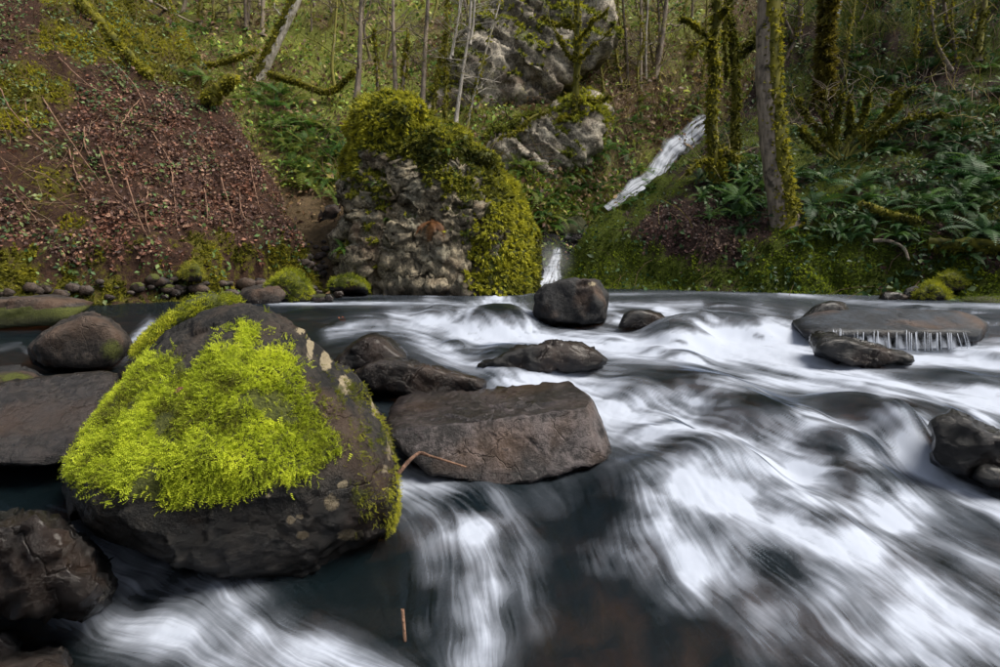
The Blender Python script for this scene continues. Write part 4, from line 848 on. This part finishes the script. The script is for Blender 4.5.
RED = [(.17, .078, .052), (.22, .10, .062), (.11, .057, .045), (.065, .038, .032), (.28, .16, .105), (.16, .09, .07), (.09, .05, .04)]
GRN = [(.05, .10, .03), (.08, .14, .04), (.12, .17, .05), (.035, .07, .03), (.16, .20, .07)]
def lreg(px, py, c): return ss(.0, .5, .55 - moss_left(c)) * (.08 + ss(-.25, .3, fbm(c * 1.1 + 40, 4) + .3 * fbm(c * .4 + 3, 2))) * (py < 262) * (.35 + ss(20, 110, px) * (1 - ss(300, 345, px)))
P1, N1, _ = scatter('left_bank', 26000, lreg); o = leaves('leaf_litter', P1, N1, .088, RED, LEAF, .35, .08); tag(o, 'red-brown fallen maple leaves covering the left bank', 'leaf litter')
P1, N1, _ = scatter('left_bank', 12000, lambda px, py, c: (fbm(c * 1.2 + 4, 3) > .0) * (.5 + (px < 230) * (py < 170))); o = leaves('ivy_leaves', P1, N1, .10, GRN, LEAF2, .5, .12); tag(o, 'scattered small green leaves among the litter on the left bank', 'ground cover')
def moss_stuff(name, src, n, reg, size, base, label, tmpl=TUFT, lift=.06, nscale=1.6):
    P1, N1, _ = scatter(src, n, reg); o = moss_part(name, P1, N1, size, None, (0, 0, 0), tmpl, .3, base=base, nscale=nscale, lift=lift); tag(o, label, 'moss')
moss_stuff('bank_moss', 'left_bank', 26000, lambda px, py, c: ss(.45, .62, moss_left(c) + .12 * fbm(c * 3, 3)), .085, ((.06, .062, .01), (.21, .20, .022), (.40, .36, .03)), 'olive moss mats on the left bank')
moss_stuff('mossy_ground', 'right_bank', 30000, lambda px, py, c: ss(.45, .62, moss_right(c) + .12 * fbm(c * 3, 3)) * (.25 + ss(200, 250, py)), .075, ((.022, .04, .006), (.11, .155, .015), (.28, .34, .026)), 'dark green moss mats along the right bank')
moss_stuff('hillside_moss', 'back_hillside', 24000, lambda px, py, c: ss(.45, .65, moss_back(c) + .15 * fbm(c * 2, 3)) * (.3 + ss(140, 230, py) * 2), .13, ((.04, .06, .012), (.18, .20, .025), (.36, .36, .04)), 'green moss on the back hillside')
P1, N1, _ = scatter('right_bank', 6500, lambda px, py, c: ss(.0, .5, .6 - moss_right(c)) * (.35 + 1.2 * ss(190, 220, py))); o = leaves('fallen_leaves', P1, N1, .10, [(.08, .042, .038), (.11, .056, .045), (.05, .03, .028), (.14, .085, .06)], LEAF, .6, .04); tag(o, 'purple-brown fallen leaves on the right bank', 'leaf litter')
P1, N1, _ = scatter('right_bank', 17000, lambda px, py, c: ((py < 225) * (px > 700) + .35) * (fbm(c * .9, 3) > -.05)); o = leaves('low_plants', P1, N1, .15, [(.015, .04, .014), (.025, .06, .02), (.04, .085, .026), (.06, .09, .03)], LEAF2, .3, .35); tag(o, 'dark low leafy plants covering the right slope', 'ground cover')
def bk(px, py, c): return (.25 + (fbm(c * .45 + 3, 3) > -.1)) * (1 - .6 * np.exp(-(((px - 640) / 70) ** 2 + ((py - 105) / 40) ** 2))) * ~((px < 352) & (py > 195))
P1, N1, _ = scatter('back_hillside', 50000, bk); d_ = P1[:, 1]; o = leaves('undergrowth', P1, N1, .0085 * d_, [(.20, .13, .065), (.13, .10, .045), (.055, .11, .02), (.10, .18, .028), (.16, .26, .04), (.25, .34, .045), (.34, .36, .055), (.20, .25, .045), (.28, .23, .065)], LEAF2, .25, .35, patch=.4); tag(o, 'mixed green undergrowth leaves covering the back hillside', 'undergrowth')
P1, N1, _ = scatter('back_hillside', 14000, lambda px, py, c: (fbm(c * .5 + 30, 3) > .02) + .8 * np.exp(-(((px - 640) / 70) ** 2 + ((py - 110) / 40) ** 2)) * (py < 170)); o = leaves('dry_leaves', P1, N1, .009 * P1[:, 1], [(.16, .09, .05), (.22, .13, .07), (.12, .07, .05), (.26, .17, .08)], LEAF2, .3, .3); tag(o, 'dry brown leaves and bracken on the back hillside', 'leaf litter')
def brush(name, src, n, reg, label, length, thick, col, up=.8, segs=4):
    P1, N1, _ = scatter(src, n, reg); g = Geo(); k = np.linspace(0, 1, segs + 1)
    for i in range(n):
        d = np.array([rng.normal() * .6, rng.normal() * .4 - .25, up + rng.random() * .5]); d /= np.linalg.norm(d); l = length * rng.uniform(.4, 1.3)
        bend = np.array([rng.normal(), rng.normal() * .5, -rng.random() * 1.2]) * l * .35
        p = P1[i] + k[:, None] * d * l + (k ** 2)[:, None] * bend + rng.normal(size=(segs + 1, 3)) * l * .02
        V, F = tube(p, thick * rng.uniform(.6, 1.3) * (1 - .7 * k), 3, cap=False); g.add(V, F, Col=np.tile(np.array(col[rng.integers(len(col))]), (len(V), 1)))
    o = g.mk(name, M['leaf']); tag(o, label, 'brush', None, 'stuff')
BR = [(.16, .10, .07), (.24, .16, .10), (.12, .07, .05), (.32, .24, .16), (.22, .19, .04), (.28, .24, .05)]
brush('hillside_brush', 'back_hillside', 4600, lambda px, py, c: (.3 + 2.0 * np.exp(-(((px - 640) / 80) ** 2 + ((py - 100) / 50) ** 2)) + (fbm(c * .4, 2) > .1)) * (py < 190), 'thin bare twigs and saplings on the back hillside', 1.5, .014, BR)
brush('slope_brush', 'right_bank', 1500, lambda px, py, c: (py < 150) * (px > 720) * 1.0 + .05, 'thin bare brown twigs on the dark right slope', 1.3, .011, BR)
brush('bank_twigs', 'left_bank', 1800, lambda px, py, c: (py < 235) * (px < 320) * 1.0, 'fine dead twigs lying through the leaves on the left bank', .8, .008, [(.20, .10, .06), (.26, .15, .09), (.15, .08, .055), (.30, .22, .14)], up=.25)

# ------------------------------------------------------------------ trees
def moss_sleeve(g, path, rad, seed, side=None, thick=.6):
    """lumpy moss around a limb, thicker on one side"""
    off = np.zeros(3) if side is None else np.array(side, float) * np.mean(rad) * .55
    V, F = tube(np.asarray(path) + off, np.asarray(rad) * (1 + thick * .4), 9, 0, 0); q, t = fixq(F)
    cen = np.repeat(np.asarray(path) + off, 9, 0); cen = np.vstack([cen, cen[-1:]])
    V = cen + (V - cen) * (1 + thick * 1.3 * fbm(V * 4.5 + seed, 3))[:, None]; n0 = g.n
    n = len(V); g.add(V, q, Col=moss_colors(n, ((.03, .035, .006), (.13, .125, .014), (.26, .23, .02)), fbm(V * 3 + seed, 3)))
    if len(t): g.F3.append(t + n0)
    return V
def fuzz(g, path, rad, n, size, seed, base, hang=.5):
    path = np.asarray(path); i = rng.integers(0, len(path) - 1, n); f = rng.random((n, 1)); c = path[i] * (1 - f) + path[i + 1] * f
    d = rng.normal(size=(n, 3)); d /= np.linalg.norm(d, axis=1)[:, None]; r = np.asarray(rad)[i][:, None]
    keep = fbm(c * 1.8 + seed, 3) > -.25; P = c + d * r * .95; D = d + 0.5 * rng.normal(size=(n, 3)); D[:, 2] -= hang
    P, D = P[keep], D[keep]; V, F = stamp(TUFT[0], TUFT[1], P, frames(D), size * rng.uniform(.5, 1.5, len(P)))
    g.add(V, F, Col=np.repeat(moss_colors(len(P), base, fbm(P * 2.5, 3)), len(TUFT[0]), 0))
MB = ((.045, .05, .008), (.20, .19, .018), (.40, .36, .028)); MBD = ((.02, .025, .004), (.085, .09, .010), (.20, .19, .016))
def limb_path(p0, d, l, n=7, droop=0.0, wob=.12):
    k = np.linspace(0, 1, n); p = p0 + k[:, None] * d * l; w_ = rng.normal(size=(n, 3)) * wob * l * k[:, None] * .5
    p = p + w_; p[:, 2] -= droop * l * k ** 2; return spline(p, n * 2)
def tree(name, label, pts, Y, r0, r1, bark='bark_grey', group=None, moss=.4, nbr=6, blen=1.2, brange=(.25, .95), mossy_br=False, side=None, fz=0, sides=9, base=MB, twigs=2, fsize=.10, extra_limbs=(), fine=False):
    path = spline([at(x, y, Y) for x, y in pts], 26); k = np.linspace(0, 1, len(path)); rad = r0 + (r1 - r0) * k; rad = rad * (1 + .55 * np.exp(-k * 14))
    org = path[0]; e = empty(name, org, label, 'tree', group)
    g = Geo(); V, F = tube(path, rad, sides, .22, len(label)); q, t = fixq(F); g.add(V, q, moss=np.clip(moss + .7 * fbm(V * 1.3 + 3, 3), 0, 1)); g.F3.append(t)
    g.mk('trunk', M[bark], e, origin=org)
    limbs = []
    for i in range(nbr):
        j = int(rng.uniform(*brange) * (len(path) - 1)); a = rng.uniform(0, 6.28); d = np.array([math.cos(a), math.sin(a) * .7, rng.uniform(.1, .9)]); d /= np.linalg.norm(d)
        limbs.append((limb_path(path[j], d, blen * rng.uniform(.5, 1.3), 4 if fine else 7, droop=rng.uniform(-.2, .35)), rad[j] * rng.uniform(.22, .45)))
    for lp, lr in extra_limbs: limbs.append((spline([at(x, y, Y + dy) for x, y, dy in lp], 14), lr))
    mg = Geo()
    for lp, lr in limbs:
        bg_ = Geo(); lrr = lr * np.linspace(1, .25, len(lp)); add_tube(bg_, lp, lrr, 3 if fine else 5, .2, moss=moss + (.35 if mossy_br else 0))
        for q in range(twigs):
            j = rng.integers(2, len(lp) - 1); d = rng.normal(size=3) + .8 * (lp[-1] - lp[0]) / (np.linalg.norm(lp[-1] - lp[0]) + 1e-6); d[2] = abs(d[2]) * .8; d /= np.linalg.norm(d)
            add_tube(bg_, limb_path(lp[j], d, blen * rng.uniform(.2, .6), 3 if fine else 5), np.linspace(lr * .4, lr * .1, 6 if fine else 10), 3, moss=moss)
        bg_.mk('branch', M[bark], e, origin=org)
        if mossy_br:
            h = lp[:max(4, int(len(lp) * rng.uniform(.6, 1)))]; moss_sleeve(mg, h, lrr[:len(h)] * 1.35, rng.uniform(0, 50), (0, 0, .4), .7); fuzz(mg, h, lrr[:len(h)] * 1.7, 260, fsize, 3, base, .7)
    if fz:
        if side is not None: moss_sleeve(mg, path, rad * .82, 5, side, .5)
        fuzz(mg, path + (0 if side is None else np.array(side) * r0 * .6), rad * 1.05, fz, fsize, 9, base)
    if mg.n: tag(mg.mk('moss', M['mossleaf'], e, smooth=True, origin=org), kind='stuff')
    return e
def base_Y(px, py, which='lbr'): return float(cast(px, py, which)[1])
Yt = base_Y(784, 221, 'r')
tree('thick_grey_tree', 'thick grey-barked trunk with moss down its right side on the right bank', [(786,228),(779,200),(771,140),(766,60),(768,-20),(772,-160),(774,-330)], Yt, .32, .22, 'bark_grey', None, .18, 7, 2.2, (.62, .98), False, (.62, -.35, 0), 2600, 14, twigs=3, fsize=.12)
Yt = base_Y(718, 178, 'r') 
tree('mossy_trunk_tree', 'slim yellow-mossed trunk with knotted mossy roots, left of the thick grey one', [(719,184),(714,150),(712,110),(716,75),(714,50),(719,0),(722,-120),(724,-260)], Yt, .18, .12, 'bark_grey', None, .55, 5, 1.5, (.6, .98), True, (-.5, -.5, 0), 1500, 10, twigs=6,
     extra_limbs=[([(718,158,0),(705,160,-.2),(692,168,-.4),(676,182,-.5)], .07), ([(720,150,0),(735,158,-.3),(738,172,-.3)], .08), ([(714,40,0),(702,42,-.2),(692,52,-.3),(686,58,-.4),(684,66,-.4)], .075), ([(720,150,0),(724,175,-.3),(722,186,-.3)], .09), ([(706,36,-.2),(690,22,-.3),(672,18,-.4),(655,30,-.4)], .03)], fsize=.13)
tree('dark_mossy_tree', 'darker moss-draped trunk close behind the slim mossy one', [(736,180),(734,130),(735,90),(732,40),(724,-10),(718,-120)], Yt + .8, .13, .10, 'bark_dark', None, .7, 3, 1.2, (.5, .98), True, (.3, -.5, 0), 1500, 9, twigs=6, base=MBD, extra_limbs=[([(727,10,0),(725,40,-.2),(727,70,-.2),(728,90,-.2)], .05)], fsize=.13)
Yt = base_Y(823, 105, 'r')
tree('hairy_moss_tree', 'trunk shaggy with hanging brown-green moss near the top right', [(822,118),(823,70),(825,30),(829,-20),(832,-120),(835,-220)], Yt, .24, .18, 'bark_dark', None, .8, 3, 1.5, (.5, .98), True, (.2, -.5, 0), 3200, 10, base=((.03, .03, .006), (.12, .10, .015), (.22, .18, .02)), fsize=.22)
tree('far_right_tree', 'thin mossy trunk near the top right corner', [(978,62),(981,30),(985,0),(990,-120)], base_Y(978, 60, 'r'), .10, .07, 'bark_dark', None, .6, 3, 1.0, (.3, .95), False, None, 300, 7, base=MBD)
Yt = base_Y(577, 180, 'b')
tree('mossy_maple', 'slender moss-clad tree with crooked mossy boughs in front of the grey cliff', [(578,184),(577,150),(575,110),(577,60),(577,0),(580,-110),(582,-200)], Yt, .15, .08, 'bark_dark', None, .75, 7, 1.5, (.25, .9), True, (.2, -.4, 0), 1300, 8, twigs=7,
     extra_limbs=[([(575,125,0),(566,117,-.2),(556,119,-.3),(545,108,-.5)], .032), ([(576,60,0),(586,54,-.2),(592,45,-.3),(604,38,-.4),(612,28,-.4)], .03), ([(575,60,0),(566,52,-.1),(560,38,-.2),(551,26,-.3),(548,8,-.3)], .03), ([(545,112,-.4),(528,120,-.8),(520,130,-1.0),(500,138,-1.4),(486,150,-1.6)], .035)], fsize=.12)
# slim trunks standing on and behind the knoll
THIN = [([(357,99),(360,50),(361,0),(364,-120)], 'pale straight trunk rising left of the knoll top', 'bark_grey', .10, .2, 0), ([(378,100),(376,55),(374,30)], 'short dark broken stem just right of the pale straight trunk', 'bark_dark', .05, .5, 200), ([(396,98),(394,50),(393,0),(395,-120)], 'greyish trunk above the crown of the knoll', 'bark_grey', .085, .3, 0),
 ([(402,100),(405,60),(408,30)], 'short mossy trunk touching the greyish one above the knoll', 'bark_grey', .075, .6, 400), ([(422,114),(425,50),(428,0),(432,-100)], 'pinkish-grey trunk above the right shoulder of the knoll', 'bark_grey', .09, .15, 0), ([(433,118),(438,70),(446,30),(450,-60)], 'mossy stem leaning right of the pinkish trunk', 'bark_dark', .05, .7, 400),
 ([(445,130),(446,80),(447,30),(448,-80)], 'upright mossy stem between knoll and grey cliff', 'bark_dark', .06, .65, 500), ([(455,128),(463,70),(470,20),(474,-80)], 'whitish trunk left of the grey cliff', 'bark_white', .07, .2, 0), ([(450,60),(456,30),(463,-10),(467,-90)], 'thin white stem, leftmost of the trio at top centre', 'bark_white', .04, .05, 0), ([(452,56),(458,20),(462,-30)], 'thin white stem, middle of the trio at top centre', 'bark_white', .04, .05, 0),
 ([(466,132),(474,95),(482,65),(500,0),(512,-60)], 'slender white leaning stem with mossy foot against the cliff', 'bark_white', .055, .35, 250), ([(470,45),(474,15),(477,-60)], 'short white stem, rightmost of the trio at top centre', 'bark_white', .05, .05, 0),
 ([(622,88),(617,60),(610,0),(608,-80)], 'mossy sapling standing right of the grey cliff', 'bark_dark', .06, .6, 300), ([(628,86),(626,40),(623,0),(622,-80)], 'dark straight sapling on the hillside right of the cliff', 'bark_dark', .06, .35, 100), ([(640,92),(641,50),(641,0),(642,-80)], 'grey straight sapling right of the dark one', 'bark_grey', .06, .15, 0),
 ([(646,80),(646,40),(648,0),(649,-80)], 'white-barked sapling close to the grey straight one', 'bark_white', .04, .2, 0), ([(655,80),(662,40),(667,-10),(668,-80)], 'rusty trunk far up the hillside left of the slim mossy trunk', 'bark_grey', .10, .3, 0), ([(692,20),(693,-10),(694,-70)], 'thin stem at the top edge left of the paired trunks', 'bark_dark', .05, .3, 0),
 ([(200,28),(201,0),(202,-80)], 'mossy trunk at the top edge above the bare fallen branch', 'bark_dark', .10, .6, 200), ([(214,24),(213,-5),(212,-80)], 'narrow trunk, second from left at the top edge of the left bank', 'bark_dark', .06, .5, 100), ([(246,30),(245,0),(244,-80)], 'dark narrow trunk behind the bending mossy trunk', 'bark_dark', .07, .3, 0), ([(262,36),(263,0),(264,-90)], 'pale narrow trunk in the sunlit gap at the top left', 'bark_grey', .09, .3, 100), ([(332,20),(330,-10),(330,-70)], 'short orange-brown snag at the top right of the green slope', 'bark_grey', .06, .3, 0)]
for i, (pl, lab, bk_, r_, ms, fz) in enumerate(THIN):
    b = pl[0]; Y = base_Y(b[0], b[1], 'lb')
    if 340 < b[0] < 480: Y = min(Y, 19.5)
    if Y > 45: Y = 30.
    tree('slim_tree', lab, pl, Y, r_ * Y / 20, r_ * .6 * Y / 20, bk_, 'slim trunks on the hillside', ms, 12, 1.3, (.2, .97), False, None, fz, 7, twigs=6, fsize=.11, fine=True)
for i in range(42):
    px, py = [(rng.uniform(300, 480), rng.uniform(20, 100)), (rng.uniform(590, 720), rng.uniform(20, 120)), (rng.uniform(150, 340), rng.uniform(0, 40)), (rng.uniform(780, 1000), rng.uniform(10, 70))][i % 4]
    Y = min(base_Y(px, py, 'lbr'), 42.); ln = rng.normal() * 12; r_ = rng.uniform(.03, .075)
    bkk = ['bark_dark', 'bark_grey', 'bark_dark'][rng.integers(3)]; tree('sapling', ['thin', 'slender'][r_ > .05] + ['', ' mossy'][i % 2] + (' grey' if bkk == 'bark_grey' else ' dark') + ' sapling ' + ('leaning right ' if ln > 5 else 'leaning left ' if ln < -5 else '') + [('above the knoll, left part' if px < 390 else 'above the knoll, right part'), ('on the hillside just right of the grey cliff' if px < 655 else 'on the hillside above the waterfall'), ('above the left bank crest' if px < 245 else 'on the green slope at top left'), ('on the dark slope right of the thick trunk' if px < 890 else 'on the dark slope near the top right corner')][i % 4], [(px, py + 2), (px + ln * .4 + rng.normal() * 4, py - 30), (px + ln * .6 + rng.normal() * 5, py - 65), (px + ln + rng.normal() * 5, py - 110), (px + ln * 1.6, py - 190)], Y, r_ * Y / 20, r_ * .4 * Y / 20, bkk, 'bare saplings on the hillside', rng.uniform(.2, .8), 11, 1.7, (.1, .97), False, None, [0, 250][i % 2], 5, twigs=6, fsize=.10, fine=True)
# leaning tree and logs on the left
Yt = base_Y(262, 80, 'lb')
tree('leaning_pale_tree', 'leaning pale trunk bare on the right and mossy on the left, above the left bank', [(250,92),(262,72),(272,52),(285,25),(299,-5),(325,-80),(350,-160)], Yt, .26, .16, 'bark_white', None, .05, 4, 1.5, (.5, .95), False, (-.75, -.2, .1), 1500, 12, fsize=.13)
tree('bending_mossy_tree', 'thin bending mossy trunk in front of the leaning pale tree', [(241,132),(236,105),(234,80),(230,40),(222,-5),(216,-80)], base_Y(240, 128, 'l'), .11, .08, 'bark_dark', None, .8, 3, .9, (.3, .9), True, (.1, -.3, 0), 1500, 8, fsize=.11)
def log(name, label, pts, r0, r1, bark='bark_dark', mossy=True, lift=.12, which='lbr', fz=900, cat='log', fsize=.10, Y=None, base=MB):
    p = []
    for x, y in pts:
        g = cast(x, y, which) if Y is None else at(x, y, Y); p.append(g + np.array([0, -.12, lift]))
    path = spline(p, 22); rad = np.linspace(r0, r1, len(path)); org = path[0]; e = empty(name, org, label, cat)
    g = Geo(); add_tube(g, path, rad, 9, .25, 3, moss=.65 if mossy else .1); g.mk('trunk', M[bark], e, origin=org)
    if mossy: mg = Geo(); moss_sleeve(mg, path, rad * .95, 4, (0, -.1, .5), .6); fuzz(mg, path, rad * 1.15, fz, fsize, 2, base, .5); tag(mg.mk('moss', M['mossleaf'], e, origin=org), kind='stuff')
    return e
log('mossy_log', 'long yellow-mossed log running down the upper left bank', [(84,8),(108,34),(130,60),(152,80)], .12, .09, fz=1400)
log('fallen_bough', 'mossy fallen bough lying left of the leaning pale tree', [(190,68),(215,68),(238,62),(258,54)], .10, .07, Y=base_Y(230, 75, 'lb') - .6)
log('mossy_pole', 'mossy pole stretching right from the leaning pale tree', [(270,78),(298,86),(328,96),(346,84),(354,76)], .13, .06, Y=Yt - 2.2, fz=1600)
log('root_stump', 'dark mossy root stump below the bending mossy trunk', [(212,104),(222,95),(236,84)], .22, .10, Y=base_Y(215, 106, 'lb') - .2)
log('bare_branch', 'long bare grey branch slanting across the top left', [(132,0),(165,20),(195,30),(228,40)], .055, .03, 'bark_grey', False, .35, cat='branch')
log('right_bank_log', 'short mossy log lying on the right bank below the ferns', [(858,212),(872,216),(890,222),(914,226)], .13, .07, which='r', base=MBD, fsize=.09)
log('edge_log', 'mossy log along the bank near the right edge', [(925,250),(960,252),(1000,252),(1050,250)], .13, .12, which='r', base=MBD, fsize=.09)
log('bank_root', 'bare grey root curving along the right bank', [(870,243),(885,243),(900,250),(905,262)], .05, .03, 'bark_grey', False, .05, which='r', cat='root')
# arching mossy shrub on the right slope
SH = [[(840,158),(828,130),(825,105),(830,80)],[(842,158),(850,120),(848,95),(845,60)],[(845,158),(862,118),(868,95),(880,75)],[(845,160),(870,130),(895,108),(915,88),(935,75)],[(848,162),(880,138),(908,118),(930,108)],[(850,160),(880,135),(915,118),(945,114),(978,118)],[(836,158),(815,125),(800,105),(790,85)],[(838,160),(812,142),(800,128),(778,122)],[(846,158),(880,120),(900,90),(915,66)],[(838,158),(836,128),(842,100),(838,70)]]
Ys = base_Y(843, 160, 'r'); so = at(843, 162, Ys); sh = empty('mossy_shrub', so, 'many-stemmed arching shrub thick with moss on the right slope', 'shrub')
for i, pl in enumerate(SH):
    path = spline([at(x, y, Ys - .25 * k * (1 if i % 2 else .4)) for k, (x, y) in enumerate(pl)], 20); path = path + np.r_[np.zeros((2, 3)), rng.normal(size=(18, 3)) * .035]; rad = np.linspace(.045, .012, 20); g = Geo(); add_tube(g, path, rad, 6, .2, i, moss=.7)
    for q in range(12):
        j = rng.integers(6, 19); d = rng.normal(size=3); d[2] = abs(d[2]) + .3; d /= np.linalg.norm(d); add_tube(g, limb_path(path[j], d, rng.uniform(.3, .9), 5), np.linspace(.014, .004, 10), 4, moss=.3)
    s = g.mk('stem', M['bark_dark'], sh, origin=so); mg = Geo(); a, b = (3, rng.integers(12, 19)); moss_sleeve(mg, path[a:b], rad[a:b] * 1.1, i * 3., (0, 0, .3), 1.1); fuzz(mg, path[a:b], rad[a:b] * 2.0, 420, .10, i, ((.03, .035, .006), (.12, .12, .012), (.24, .22, .018)), .8); tag(mg.mk('moss', M['mossleaf'], s, origin=so), kind='stuff')

# ------------------------------------------------------------------ dead stems, sticks, fallen leaves
ST = [[(0,88),(22,118),(50,150)],[(28,86),(36,128),(54,152)],[(44,100),(74,140),(106,190)],[(124,168),(143,214),(150,242)],[(141,102),(132,120),(120,136)],[(86,130),(92,150),(94,166)],[(60,60),(95,90),(120,100)],[(100,150),(120,190),(128,205)],[(150,190),(152,220),(160,262)],[(172,170),(180,200),(178,230)],[(205,190),(212,215),(206,240)],[(222,180),(232,205),(236,232)],[(250,160),(258,190),(262,215)],[(70,150),(84,180),(90,200)],[(268,170),(282,200),(286,225)],[(110,60),(140,90),(150,120)],[(10,190),(30,205),(42,226)],[(190,130),(205,150),(225,160)],[(150,130),(172,160),(182,180)],[(240,190),(246,215),(252,228)]]
for i, pl in enumerate(ST):
    p = [cast(x, y, 'l') + np.array([.0, -.22 if 0 < k < len(pl) - 1 else -.05, .06]) for k, (x, y) in enumerate(pl)]
    path = spline(p, 16) + np.r_[np.zeros((1, 3)), rng.normal(size=(15, 3)) * .007]; g = Geo(); add_tube(g, path, np.linspace(.018, .008, 16), 5, .2, i, moss=0.0)
    for q in range(2): j = rng.integers(4, 14); d = rng.normal(size=3); d /= np.linalg.norm(d); add_tube(g, limb_path(path[j], d, rng.uniform(.2, .6), 5), np.linspace(.009, .003, 10), 4, moss=0.)
    o = g.mk('dead_stem', M['twig']); tag(o, ('long' if abs(pl[-1][1] - pl[0][1]) > 48 else 'short') + ' bare brown bramble stem ' + ('slanting' if abs(pl[-1][0] - pl[0][0]) > 18 else 'hanging straight') + ' on the leafy left bank, ' + ('upper' if pl[0][1] < 110 else 'middle' if pl[0][1] < 165 else 'lower') + ' ' + ('left' if pl[0][0] < 90 else 'centre' if pl[0][0] < 180 else 'right') + ' part', 'stem', 'dead stems on the left bank')
g = Geo(); add_tube(g, spline([at(402.5, 609, 2.32), at(403.5, 622, 2.31), at(405, 642, 2.30)], 8), .0075, 7, .2, moss=0.); tag(g.mk('upright_stick', M['twig']), 'short brown stick standing upright in the water at bottom centre left', 'stick')
g = Geo(); add_tube(g, spline([at(398, 474, 3.0), at(410, 460, 3.05), at(420, 453, 3.1), at(430, 456, 3.05)], 12), np.linspace(.013, .008, 12), 6, .3, moss=0.); add_tube(g, spline([at(420, 453, 3.1), at(440, 459, 3.02), at(466, 467, 2.98)], 10), np.linspace(.009, .005, 10), 6, .2, moss=0.); tag(g.mk('forked_twig', M['twig']), 'forked brown twig wedged between the big boulder and the angular slab', 'twig')
def one_leaf(name, label, P, Nn, size, col):
    V, F = stamp(LEAF[0], LEAF[1], np.array([P]), frames(np.array([Nn], float)), [size]); o = mk(name, V, [F], M['leaf'], None, {'Col': np.tile(np.array(col), (len(V), 1))}, smooth=False); tag(o, label, 'leaf')
i = np.argmin(np.hypot(*[a - b for a, b in zip(proj(ROCKS['stone'][0]), (190, 391))]) + 50 * (ROCKS['stone'][2][:, 1] > .2)); one_leaf('fallen_leaf', 'small purple-red leaf caught in the moss of the big boulder', ROCKS['stone'][0][i] + ROCKS['stone'][2][i] * .045, ROCKS['stone'][2][i], .05, (.14, .05, .05))
one_leaf('stranded_leaf', 'orange-brown leaf stuck on a rock in the stream behind the boulder', at(346, 322, 8.4), (0, -.6, .8), .16, (.24, .07, .03))
